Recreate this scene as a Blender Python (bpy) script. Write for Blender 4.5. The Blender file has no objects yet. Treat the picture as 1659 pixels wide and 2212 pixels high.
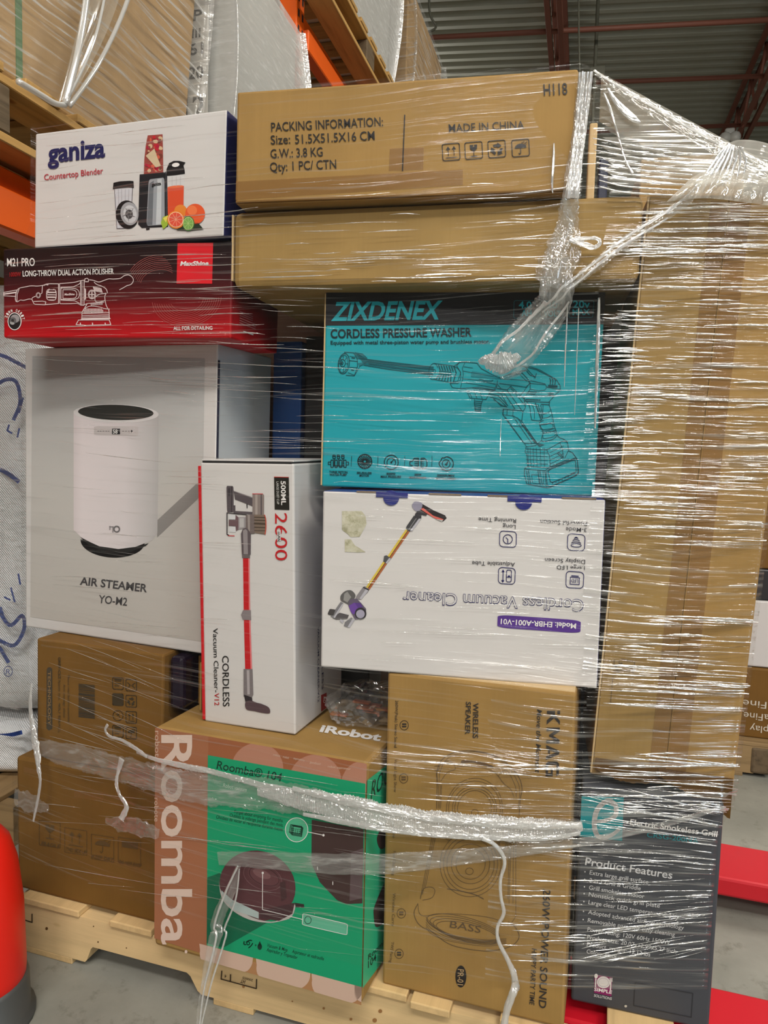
import bpy, bmesh, math, random
from mathutils import Vector, Matrix, Euler
random.seed(7)
SC = bpy.context.scene
COL = SC.collection
PI = math.pi

# ------------------------------------------------------------------ camera
FPX = 1572.34
CAM_H = 0.98719
PITCH = math.radians(4.608)
ROLL = math.radians(-1.6127)
cam_d = bpy.data.cameras.new('camera')
cam = bpy.data.objects.new('camera', cam_d)
COL.objects.link(cam)
cam_d.sensor_fit = 'HORIZONTAL'
cam_d.sensor_width = 36.0
cam_d.lens = FPX / 1659.0 * 36.0
cam_d.clip_start = 0.02
cam_d.clip_end = 100
_fw = Vector((0, math.cos(PITCH), -math.sin(PITCH)))
_up0 = Vector((0, math.sin(PITCH), math.cos(PITCH)))
_r0 = Vector((1, 0, 0))
_rt = _r0 * math.cos(ROLL) - _up0 * math.sin(ROLL)
_up = _r0 * math.sin(ROLL) + _up0 * math.cos(ROLL)
M = Matrix((( _rt.x, _up.x, -_fw.x, 0), (_rt.y, _up.y, -_fw.y, 0), (_rt.z, _up.z, -_fw.z, CAM_H), (0, 0, 0, 1)))
cam.matrix_world = M
SC.camera = cam

# ------------------------------------------------------------------ room frame: X to the right, Y down the aisle
PSI = math.radians(-15.14)
RX = Vector((math.cos(PSI), math.sin(PSI), 0))
RY = Vector((-math.sin(PSI), math.cos(PSI), 0))
def W(X, Y, z):
    return RX * X + RY * Y + Vector((0, 0, z))

# ------------------------------------------------------------------ light
SC.view_settings.view_transform = 'Standard'
SC.view_settings.look = 'None'
SC.view_settings.exposure = 0.0
SC.view_settings.gamma = 1.0
SC.view_settings.use_curve_mapping = False
wd = bpy.data.worlds.new('world')
SC.world = wd
wd.use_nodes = True
wd.node_tree.nodes['Background'].inputs[0].default_value = (0.95, 0.97, 1.0, 1)
wd.node_tree.nodes['Background'].inputs[1].default_value = 0.10
SC.cycles.transparent_max_bounces = 16
SC.cycles.max_bounces = 5
SC.cycles.diffuse_bounces = 3
SC.cycles.glossy_bounces = 3
SC.cycles.adaptive_threshold = 0.035
SC.cycles.sample_clamp_indirect = 6
SC.cycles.caustics_reflective = False
SC.cycles.caustics_refractive = False

def area(name, X, Y, z, sx, sy, power, target, col=(1, 1, 1)):
    d = bpy.data.lights.new(name, 'AREA')
    d.shape = 'RECTANGLE'
    d.size, d.size_y = sx, sy
    d.energy = power
    d.color = col
    o = bpy.data.objects.new(name, d)
    COL.objects.link(o)
    o.location = W(X, Y, z)
    v = W(*target) - o.location
    o.rotation_euler = v.to_track_quat('-Z', 'Y').to_euler()
    return o
# high-bay strips over the aisle, behind and to the right of the camera
area('ceiling_strip_light', 0.3, -2.2, 4.9, 2.4, 0.4, 170, (0.0, -1.0, 0), (1, 0.97, 0.91))
area('ceiling_strip_light', 3.0, -0.8, 4.9, 2.4, 0.4, 150, (2.0, 0.4, 0), (1, 0.96, 0.87))
area('ceiling_strip_light', 0.2, -5.6, 4.9, 2.4, 0.4, 150, (0.0, -3.0, 0), (1, 0.97, 0.91))
area('ceiling_strip_light', 3.6, -4.8, 4.9, 2.4, 0.4, 130, (2.0, -2.4, 0), (1, 0.96, 0.87))
area('ceiling_strip_light', 2.6, 3.5, 4.6, 1.8, 0.4, 130, (1.2, 3.6, 0), (1, 0.96, 0.87))
area('ceiling_strip_light', -0.5, 12.0, 4.5, 1.8, 0.4, 110, (-0.5, 12.0, 0), (1, 0.97, 0.9))
# added unseen fill lights that brighten the roof deck from below
area('roof_fill_light', 3.6, 2.0, 4.2, 1.6, 0.4, 60, (3.6, 2.0, 6), (1, 0.97, 0.9))
area('roof_fill_light', -3.0, 9.0, 4.2, 1.6, 0.4, 60, (-3.0, 9.0, 6), (1, 0.97, 0.9))
# daylight from an open dock door to the right behind the camera
area('dock_door_daylight', 5.5, -2.5, 1.7, 1.2, 2.6, 60, (0.3, 1.1, 1.0), (0.72, 0.86, 1.0))

# ------------------------------------------------------------------ materials
MATS = {}
def srgb(r, g, b):
    f = lambda c: ((c / 255) / 12.92 if c / 255 <= 0.04045 else ((c / 255 + 0.055) / 1.055) ** 2.4)
    return (f(r), f(g), f(b), 1)
def newmat(name):
    m = bpy.data.materials.new(name)
    m.use_nodes = True
    return m, m.node_tree.nodes, m.node_tree.links, m.node_tree.nodes['Principled BSDF']
def plain(name, rgb, rough=0.5, metal=0.0, spec=0.5):
    if name in MATS: return MATS[name]
    m, n, l, b = newmat(name)
    b.inputs['Base Color'].default_value = srgb(*rgb)
    b.inputs['Roughness'].default_value = rough
    b.inputs['Metallic'].default_value = metal
    b.inputs['Specular IOR Level'].default_value = spec
    MATS[name] = m
    return m
def ink(r, g, b):
    return plain('ink_%d_%d_%d' % (r, g, b), (r, g, b), 0.45, 0, 0.3)
def tex(n, l, scale, detail=4, rough=0.55, stretch=(1, 1, 1), coord='Object', rot=(0, 0, 0)):
    tc = n.new('ShaderNodeTexCoord')
    mp = n.new('ShaderNodeMapping')
    mp.inputs['Scale'].default_value = stretch
    mp.inputs['Rotation'].default_value = rot
    nz = n.new('ShaderNodeTexNoise')
    nz.inputs['Scale'].default_value = scale
    nz.inputs['Detail'].default_value = detail
    nz.inputs['Roughness'].default_value = rough
    l.new(tc.outputs[coord], mp.inputs['Vector'])
    l.new(mp.outputs['Vector'], nz.inputs['Vector'])
    return nz
def ramp(n, l, src, stops):
    r = n.new('ShaderNodeValToRGB')
    while len(r.color_ramp.elements) < len(stops): r.color_ramp.elements.new(0.5)
    for e, (p, c) in zip(r.color_ramp.elements, stops):
        e.position = p; e.color = c if len(c) == 4 else (*c, 1)
    l.new(src, r.inputs['Fac'])
    return r
def bump(n, l, b, h, strength, dist):
    bp = n.new('ShaderNodeBump')
    bp.inputs['Strength'].default_value = strength
    bp.inputs['Distance'].default_value = dist
    l.new(h, bp.inputs['Height'])
    l.new(bp.outputs['Normal'], b.inputs['Normal'])
    return bp
def cardboard(name, rgb, var=0.10, rough=0.7):
    if name in MATS: return MATS[name]
    m, n, l, b = newmat(name)
    c = srgb(*rgb)
    nz = tex(n, l, 9, 6, 0.6)
    lo = tuple(x * (1 - var) for x in c[:3]); hi = tuple(min(1, x * (1 + var)) for x in c[:3])
    r = ramp(n, l, nz.outputs['Fac'], [(0.3, lo), (0.7, hi)])
    fl = tex(n, l, 1.0, 1, 0.4, (260, 260, 2))          # faint flute lines of the corrugated board
    mx = n.new('ShaderNodeMix'); mx.data_type = 'RGBA'; mx.blend_type = 'MULTIPLY'
    mx.inputs['Factor'].default_value = 0.10
    l.new(r.outputs['Color'], mx.inputs['A']); l.new(fl.outputs['Fac'], mx.inputs['B'])
    l.new(mx.outputs['Result'], b.inputs['Base Color'])
    b.inputs['Roughness'].default_value = rough
    b.inputs['Specular IOR Level'].default_value = 0.25
    nb = tex(n, l, 5, 4, 0.5)
    bump(n, l, b, nb.outputs['Fac'], 0.35, 0.006)
    MATS[name] = m
    return m
def coated(name, rgb, rough=0.42):
    if name in MATS: return MATS[name]
    m, n, l, b = newmat(name)
    b.inputs['Base Color'].default_value = srgb(*rgb)
    b.inputs['Roughness'].default_value = rough
    b.inputs['Specular IOR Level'].default_value = 0.3
    nb = tex(n, l, 4, 3, 0.5)
    bump(n, l, b, nb.outputs['Fac'], 0.25, 0.004)
    MATS[name] = m
    return m
def gradient(name, axis, z0, z1, stops, rough=0.45):
    """a printed colour run across a panel (part of the artwork)"""
    m, n, l, b = newmat(name)
    tc = n.new('ShaderNodeTexCoord'); sp = n.new('ShaderNodeSeparateXYZ'); mr = n.new('ShaderNodeMapRange')
    l.new(tc.outputs['Object'], sp.inputs[0]); l.new(sp.outputs[axis], mr.inputs['Value'])
    mr.inputs['From Min'].default_value = z0; mr.inputs['From Max'].default_value = z1
    r = ramp(n, l, mr.outputs['Result'], [(p, srgb(*c)) for p, c in stops])
    l.new(r.outputs['Color'], b.inputs['Base Color'])
    b.inputs['Roughness'].default_value = rough
    b.inputs['Specular IOR Level'].default_value = 0.3
    return m
def wood(name, rgb, axis=0, dark=0.72, knots=True):
    if name in MATS: return MATS[name]
    m, n, l, b = newmat(name)
    c = srgb(*rgb)
    st = [14, 14, 14]; st[axis] = 0.9
    nz = tex(n, l, 2.6, 6, 0.62, tuple(st))
    r = ramp(n, l, nz.outputs['Fac'], [(0.32, tuple(x * dark for x in c[:3])), (0.5, c), (0.7, tuple(min(1, x * 1.12) for x in c[:3]))])
    last = r.outputs['Color']
    if knots:
        st2 = [22, 22, 22]; st2[axis] = 11
        tc = n.new('ShaderNodeTexCoord'); mp = n.new('ShaderNodeMapping'); mp.inputs['Scale'].default_value = tuple(st2)
        vo = n.new('ShaderNodeTexVoronoi'); vo.inputs['Scale'].default_value = 0.55
        l.new(tc.outputs['Object'], mp.inputs['Vector']); l.new(mp.outputs['Vector'], vo.inputs['Vector'])
        kr = ramp(n, l, vo.outputs['Distance'], [(0.0, (0.22, 0.12, 0.05)), (0.07, (0.55, 0.38, 0.2)), (0.12, (1, 1, 1))])
        mx = n.new('ShaderNodeMix'); mx.data_type = 'RGBA'; mx.blend_type = 'MULTIPLY'; mx.inputs['Factor'].default_value = 0.8
        l.new(last, mx.inputs['A']); l.new(kr.outputs['Color'], mx.inputs['B']); last = mx.outputs['Result']
    l.new(last, b.inputs['Base Color'])
    b.inputs['Roughness'].default_value = 0.75
    b.inputs['Specular IOR Level'].default_value = 0.2
    bump(n, l, b, nz.outputs['Fac'], 0.4, 0.002)
    MATS[name] = m
    return m

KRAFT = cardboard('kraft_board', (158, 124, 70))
KRAFT_SHADED = cardboard('kraft_board_shaded', (118, 84, 36))  # darker kraft, with light falloff at the lower left put into the colour
KRAFT_G = cardboard('kraft_board_grey', (156, 126, 74))
EDGE = plain('board_edge', (196, 168, 124), 0.8, 0, 0.2)
WHITE = coated('white_coated_board', (206, 202, 200))
TAPE = None
def make_tape():
    m, n, l, b = newmat('packing_tape')
    b.inputs['Base Color'].default_value = srgb(150, 108, 62)
    b.inputs['Roughness'].default_value = 0.22
    b.inputs['Alpha'].default_value = 0.45
    return m
TAPE = make_tape()

# ------------------------------------------------------------------ object helpers
def link(name, bm, mats, parent=None, smooth=False):
    me = bpy.data.meshes.new(name)
    bm.to_mesh(me); bm.free()
    if not isinstance(mats, (list, tuple)): mats = [mats]
    for m in mats: me.materials.append(m)
    if smooth:
        for p in me.polygons: p.use_smooth = True
    o = bpy.data.objects.new(name, me)
    COL.objects.link(o)
    if parent is not None: o.parent = parent
    return o
def tag(o, label=None, cat=None, group=None, kind=None):
    if label: o['label'] = label
    if cat: o['category'] = cat
    if group: o['group'] = group
    if kind: o['kind'] = kind
    return o
def empty(name, loc=(0, 0, 0), rot=(0, 0, 0)):
    o = bpy.data.objects.new(name, None)
    COL.objects.link(o)
    o.location = loc; o.rotation_euler = rot
    return o
def bx(bm, x0, x1, y0, y1, z0, z1, bevel=0.0, seg=2, mat=0):
    t = bmesh.new()
    bmesh.ops.create_cube(t, size=1.0)
    for v in t.verts:
        v.co = Vector(((x0 + x1) / 2 + v.co.x * (x1 - x0), (y0 + y1) / 2 + v.co.y * (y1 - y0), (z0 + z1) / 2 + v.co.z * (z1 - z0)))
    if bevel > 0:
        bmesh.ops.bevel(t, geom=t.edges[:], offset=bevel, segments=seg, profile=0.5, affect='EDGES')
    for f in t.faces: f.material_index = mat
    join(bm, t)
def join(bm, t):
    me = bpy.data.meshes.new('tmp')
    t.to_mesh(me); t.free()
    bm.from_mesh(me)
    bpy.data.meshes.remove(me)
def tube(bm, pts, rad, seg=8, mat=0, cap=True):
    pts = [Vector(p) for p in pts]
    rads = rad if isinstance(rad, (list, tuple)) else [rad] * len(pts)
    rings = []
    up = Vector((0.13, 0.21, 0.97)).normalized()
    for i, p in enumerate(pts):
        d = (pts[min(i + 1, len(pts) - 1)] - pts[max(i - 1, 0)])
        if d.length < 1e-9: d = Vector((0, 0, 1))
        d.normalize()
        a = d.cross(up)
        if a.length < 1e-3: a = d.cross(Vector((1, 0, 0)))
        a.normalize(); b2 = d.cross(a)
        rings.append([bm.verts.new(p + (a * math.cos(2 * PI * k / seg) + b2 * math.sin(2 * PI * k / seg)) * rads[i]) for k in range(seg)])
    for r0, r1 in zip(rings, rings[1:]):
        for k in range(seg):
            f = bm.faces.new((r0[k], r0[(k + 1) % seg], r1[(k + 1) % seg], r1[k])); f.material_index = mat; f.smooth = True
    if cap:
        for r in (rings[0][::-1], rings[-1]):
            try: bm.faces.new(r).material_index = mat
            except ValueError: pass
def cr(pts, n=8, closed=False):
    """smooth curve through points"""
    out = []
    N = len(pts)
    rng = range(N if closed else N - 1)
    for i in rng:
        g = lambda k: pts[k % N] if closed else pts[min(max(k, 0), N - 1)]
        p0, p1, p2, p3 = g(i - 1), g(i), g(i + 1), g(i + 2)
        for j in range(n):
            t = j / n
            out.append(tuple(0.5 * (2 * b + (-a + c) * t + (2 * a - 5 * b + 4 * c - d) * t * t + (-a + 3 * b - 3 * c + d) * t ** 3) for a, b, c, d in zip(p0, p1, p2, p3)))
    if not closed: out.append(tuple(pts[-1]))
    return out

# ------------------------------------------------------------------ glyphs of the built-in font
_GL = {}
def glyphs(txt, bold, shear=0.0):
    key = (txt, bold, shear)
    if key in _GL: return _GL[key]
    cu = bpy.data.curves.new('t', 'FONT')
    cu.body = txt; cu.offset = bold; cu.shear = shear; cu.resolution_u = 3
    ob = bpy.data.objects.new('t', cu)
    me = bpy.data.meshes.new_from_object(ob)
    vs = [(v.co.x, v.co.y) for v in me.vertices]
    fs = [tuple(p.vertices) for p in me.polygons]
    bpy.data.objects.remove(ob); bpy.data.curves.remove(cu); bpy.data.meshes.remove(me)
    _GL[key] = (vs, fs)
    return _GL[key]
CAPH = max(y for x, y in glyphs('H', 0.0)[0])

def homography(src, dst):
    A = []; B = []
    for (x, y), (u, v) in zip(src, dst):
        A.append([x, y, 1, 0, 0, 0, -u * x, -u * y]); B.append(u)
        A.append([0, 0, 0, x, y, 1, -v * x, -v * y]); B.append(v)
    n = 8
    for i in range(n):
        p = max(range(i, n), key=lambda r: abs(A[r][i]))
        A[i], A[p] = A[p], A[i]; B[i], B[p] = B[p], B[i]
        for r in range(n):
            if r != i:
                k = A[r][i] / A[i][i]
                if k:
                    A[r] = [a - k * b for a, b in zip(A[r], A[i])]; B[r] -= k * B[i]
    h = [B[i] / A[i][i] for i in range(n)]
    return lambda x, y: ((h[0] * x + h[1] * y + h[2]) / (h[6] * x + h[7] * y + 1), (h[3] * x + h[4] * y + h[5]) / (h[6] * x + h[7] * y + 1))

class Art:
    """printing on one flat face of a carton. Drawn in image pixels; quad gives the face corners projected into the image."""
    def __init__(s, box, face, quad, dims):
        Wd, D, H = dims
        s.box = box
        s.face = face
        e = {'front': ((0, 0, 0), (1, 0, 0), (0, 0, 1), (0, -1, 0), Wd, H),
             'right': ((Wd, 0, 0), (0, 1, 0), (0, 0, 1), (1, 0, 0), D, H),
             'top': ((0, 0, H), (1, 0, 0), (0, 1, 0), (0, 0, 1), Wd, D)}[face]
        s.P0, s.U, s.V, s.N = [Vector(k) for k in e[:4]]
        s.h = homography(quad, [(0, e[5]), (e[4], e[5]), (e[4], 0), (0, 0)])
        s.lim = (e[4], e[5])
        s.view(0, 0, 1)
        s.begin()
    def view(s, ox, oy, sc):
        s.ox, s.oy, s.sc = ox, oy, sc
        return s
    def begin(s):
        s.bm = bmesh.new(); s.mats = []
    def px(s, p): return (p[0] / s.sc + s.ox, p[1] / s.sc + s.oy)
    def at(s, p, layer=1):                  # p in image pixels
        u, v = s.h(*p)
        u = min(max(u, 0.0005), s.lim[0] - 0.0005); v = min(max(v, 0.0005), s.lim[1] - 0.0005)
        return s.P0 + s.U * u + s.V * v + s.N * (0.00035 + 0.0002 * layer)
    def mi(s, m):
        if m not in s.mats: s.mats.append(m)
        return s.mats.index(m)
    def _face(s, pts, m, layer):
        vs = [s.bm.verts.new(s.at(p, layer)) for p in pts]
        try: f = s.bm.faces.new(vs)
        except ValueError: return
        f.material_index = s.mi(m)
        f.normal_update()
        if f.normal.dot(s.N) < 0: f.normal_flip()
    def poly(s, pts, m, layer=1):
        s._face([s.px(p) for p in pts], m, layer); return s
    def line(s, pts, m, lw=1.2, layer=3, closed=False):
        q = [s.px(p) for p in pts]
        if closed: q = q + [q[0]]
        for a, b in zip(q, q[1:]):
            dx, dy = b[0] - a[0], b[1] - a[1]
            L = math.hypot(dx, dy)
            if L < 1e-6: continue
            nx, ny = -dy / L * lw / 2, dx / L * lw / 2
            ex, ey = dx / L * lw * 0.25, dy / L * lw * 0.25
            s._face([(a[0] + nx - ex, a[1] + ny - ey), (b[0] + nx + ex, b[1] + ny + ey), (b[0] - nx + ex, b[1] - ny + ey), (a[0] - nx - ex, a[1] - ny - ey)], m, layer)
        return s
    def ell(s, cx, cy, rx, ry, m, layer=1, rot=0, n=36, a0=0, a1=360):
        return s.poly(ell_pts(cx, cy, rx, ry, rot, n, a0, a1), m, layer)
    def ring(s, cx, cy, rx, ry, m, lw=1.2, layer=3, rot=0, n=36, a0=0, a1=360):
        full = abs(a1 - a0) >= 360
        return s.line(ell_pts(cx, cy, rx, ry, rot, n, a0, a1), m, lw, layer, closed=full)
    def text(s, txt, p0, p1, cap, m, bold=0.0, shear=0.0, layer=4, up=None):
        """p0, p1: left and right end of the baseline, cap: cap height (all in the current view)"""
        vs, fs = glyphs(txt, bold, shear)
        if not vs: return s
        a, b = s.px(p0), s.px(p1); c = cap / s.sc
        dx, dy = b[0] - a[0], b[1] - a[1]; L = math.hypot(dx, dy)
        d = (dx / L, dy / L); nn = up or (dy / L, -dx / L)
        x0 = min(v[0] for v in vs); x1 = max(v[0] for v in vs)
        sx = L / (x1 - x0); sy = c / CAPH
        bv = [s.bm.verts.new(s.at((a[0] + d[0] * (x - x0) * sx + nn[0] * y * sy, a[1] + d[1] * (x - x0) * sx + nn[1] * y * sy), layer)) for x, y in vs]
        k = s.mi(m)
        for f in fs:
            try: fc = s.bm.faces.new([bv[i] for i in f])
            except ValueError: continue
            fc.material_index = k
            fc.normal_update()
            if fc.normal.dot(s.N) < 0: fc.normal_flip()
        return s
    def rr(s, quad, m, lw=1.2, r=0.2, layer=3, fill=None):
        pts = rrect(quad, r)
        if fill: s.poly(pts, fill, layer - 1)
        if m: s.line(pts, m, lw, layer, closed=True)
        return s
    def end(s, name, label=None):
        o = link(name, s.bm, s.mats, s.box)
        if label: o['label'] = label
        s.begin()
        return o
def ell_pts(cx, cy, rx, ry, rot=0, n=36, a0=0, a1=360):
    full = abs(a1 - a0) >= 360
    c, sn = math.cos(math.radians(rot)), math.sin(math.radians(rot))
    out = []
    for i in range(n if full else n + 1):
        t = math.radians(a0 + (a1 - a0) * i / n)
        x, y = rx * math.cos(t), ry * math.sin(t)
        out.append((cx + x * c - y * sn, cy + x * sn + y * c))
    return out
def bil(q, u, v):
    (ax, ay), (bx_, by), (cx, cy), (dx, dy) = q
    return ((ax * (1 - u) + bx_ * u) * (1 - v) + (dx * (1 - u) + cx * u) * v, (ay * (1 - u) + by * u) * (1 - v) + (dy * (1 - u) + cy * u) * v)
def rrect(q, r=0.2, n=5):
    out = []
    for cx, cy, a in ((1 - r, r, -90), (1 - r, 1 - r, 0), (r, 1 - r, 90), (r, r, 180)):
        for i in range(n + 1):
            t = math.radians(a + 90 * i / n)
            out.append(bil(q, cx + r * math.cos(t), cy + r * math.sin(t)))
    return out
def sq(cx, cy, w, h=None, rot=0, slope=0):
    h = h or w
    c, sn = math.cos(math.radians(rot)), math.sin(math.radians(rot))
    return [(cx + (x * w / 2) * c - (y * h / 2) * sn, cy + (x * w / 2) * sn + (y * h / 2) * c + slope * x * w / 2) for x, y in ((-1, -1), (1, -1), (1, 1), (-1, 1))]
def icon(a, kind, q, m, lw=1.5, frame=True, layer=3):
    """handling symbols in a frame"""
    B = lambda *pts: [bil(q, u, v) for u, v in pts]
    if frame: a.rr(q, m, lw * 1.2, 0.12, layer)
    if kind == 'up':
        for u in (0.33, 0.67):
            a.line(B((u, 0.72), (u, 0.3)), m, lw, layer)
            a.poly(B((u, 0.16), (u + 0.13, 0.36), (u - 0.13, 0.36)), m, layer)
        a.line(B((0.18, 0.84), (0.82, 0.84)), m, lw, layer)
    elif kind == 'glass':
        a.poly(B((0.28, 0.16), (0.5, 0.16), (0.45, 0.3), (0.56, 0.24), (0.52, 0.16), (0.72, 0.16), (0.7, 0.4), (0.56, 0.54), (0.44, 0.54), (0.3, 0.4)), m, layer)
        a.line(B((0.5, 0.5), (0.5, 0.82)), m, lw, layer)
        a.line(B((0.32, 0.85), (0.68, 0.85)), m, lw * 1.3, layer)
    elif kind == 'recycle':
        for k in range(3):
            t = math.radians(-90 + 120 * k)
            def R(r, dg): return (0.5 + r * math.cos(t + math.radians(dg)), 0.53 + r * math.sin(t + math.radians(dg)))
            a.poly(B(R(0.36, -38), R(0.33, 8), R(0.17, 20), R(0.2, -45)), m, layer)
            a.poly(B(R(0.42, 6), R(0.36, 55), R(0.08, 30)), m, layer)
    elif kind == 'umbrella':
        a.poly(B(*[(0.5 + 0.34 * math.cos(math.radians(t)), 0.5 + 0.26 * math.sin(math.radians(t))) for t in range(180, 361, 15)]), m, layer)
        a.line(B((0.5, 0.48), (0.5, 0.8), (0.44, 0.86), (0.38, 0.8)), m, lw, layer)
        for u, v in ((0.62, 0.16), (0.72, 0.12), (0.78, 0.22), (0.86, 0.16), (0.84, 0.3)):
            a.line(B((u, v), (u - 0.04, v + 0.07)), m, lw, layer)
    elif kind == 'hands':
        a.line(B((0.15, 0.3), (0.35, 0.45), (0.35, 0.6), (0.15, 0.75)), m, lw * 1.3, layer)
        a.line(B((0.85, 0.3), (0.65, 0.45), (0.65, 0.6), (0.85, 0.75)), m, lw * 1.3, layer)
        a.ell(*bil(q, 0.5, 0.52), 4, 4, m, layer, n=12)
    elif kind == 'dark':
        a.poly(B((0.03, 0.03), (0.97, 0.03), (0.97, 0.97), (0.03, 0.97)), m, layer)
    elif kind == 'note':
        a.line(B((0.2, 0.3), (0.8, 0.3)), m, lw, layer); a.line(B((0.2, 0.5), (0.8, 0.5)), m, lw, layer); a.line(B((0.2, 0.7), (0.6, 0.7)), m, lw, layer)
        a.poly(B((0.15, 0.1), (0.85, 0.1), (0.85, 0.22), (0.15, 0.22)), m, layer)
    elif kind == 'circle':
        c = bil(q, 0.5, 0.5); w = abs(q[1][0] - q[0][0]) / 2 + abs(q[1][1] - q[0][1]) / 2
        a.ring(c[0], c[1], w * 0.9, w * 0.9, m, lw, layer)
        a.line(B((0.3, 0.35), (0.5, 0.5), (0.5, 0.3), (0.7, 0.7)), m, lw, layer)

# ------------------------------------------------------------------ cartons
def carton(name, pose, mats, label, cat='box', bevel=0.003, lid=False):
    """pose: x y z of the lower left front corner, yaw pitch roll in degrees, W H D. mats: (front, sides, top)"""
    x, y, z, yaw, pt, rl, Wd, H, D = pose
    bm = bmesh.new()
    bx(bm, 0, Wd, 0, D, 0, H, bevel, 2)
    bm.normal_update()
    for f in bm.faces:
        n = f.normal
        f.material_index = 0 if n.y < -0.75 else (2 if n.z > 0.75 else 1)
    o = link(name, bm, mats)
    rot = Matrix.Rotation(math.radians(yaw), 4, 'Z') @ Matrix.Rotation(math.radians(pt), 4, 'X') @ Matrix.Rotation(math.radians(rl), 4, 'Y')
    o.matrix_world = Matrix.Translation((x, y, z)) @ rot
    o.rotation_euler = rot.to_euler(); o.location = (x, y, z)
    tag(o, label, cat)
    o['dims'] = (Wd, D, H)
    return o
def part(parent, name, mat, fn, label=None, smooth=False):
    bm = bmesh.new()
    fn(bm)
    o = link(name, bm, mat, parent, smooth)
    if label: o['label'] = label
    return o
POSE = {
    'ganiza': (-0.6321, 1.3206, 1.3316, -18.35, -0.87, 0.56, 0.3820, 0.1966, 0.165),
    'm21': (-0.6910, 1.3248, 1.1745, -14.80, 0.35, 0.84, 0.4473, 0.1553, 0.190),
    'h118': (-0.2474, 1.1775, 1.3703, -11.37, 0.17, 0.30, 0.5140, 0.1691, 0.515),
    'wide': (-0.2561, 1.2055, 1.2475, -12.25, 0.11, 0.14, 0.6285, 0.1208, 0.500),
    'steamer': (-0.7212, 1.4528, 0.6159, -21.23, -0.47, 0.20, 0.4497, 0.5576, 0.185),
    'v2600': (-0.3057, 1.2493, 0.5075, -19.50, 0.99, -1.03, 0.1775, 0.4556, 0.200),
    'teal': (-0.1057, 1.2181, 0.9292, -8.09, 0.03, 0.09, 0.4441, 0.3182, 0.220),
    'vac': (-0.0959, 1.1579, 0.6385, -11.01, 0.24, -0.45, 0.4333, 0.2866, 0.200),
    'speaker': (0.0189, 1.1365, 0.1137, -17.73, -0.21, -0.73, 0.2921, 0.5244, 0.200),
    'grill': (0.3241, 1.1106, 0.1141, -15.40, 0.09, 0.02, 0.2066, 0.3630, 0.150),
    'tall': (0.3400, 1.1195, 0.4886, -11.50, 1.19, 2.39, 0.2101, 0.8854, 0.220),
    'leftbot': (-0.7013, 1.3699, 0.1136, -17.86, -0.07, -0.10, 0.3400, 0.2668, 0.400),
    'leftmid': (-0.6618, 1.3720, 0.3804, -17.20, -0.32, 0.36, 0.2819, 0.2346, 0.300),
    'roomba': (-0.3831, 1.2139, 0.1134, -19.31, -0.40, -0.38, 0.3919, 0.3942, 0.270),
    'pallet': (-0.6992, 1.3517, 0.0000, -17.22, 0.00, 0.00, 1.2200, 0.1136, 1.020),
}
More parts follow.
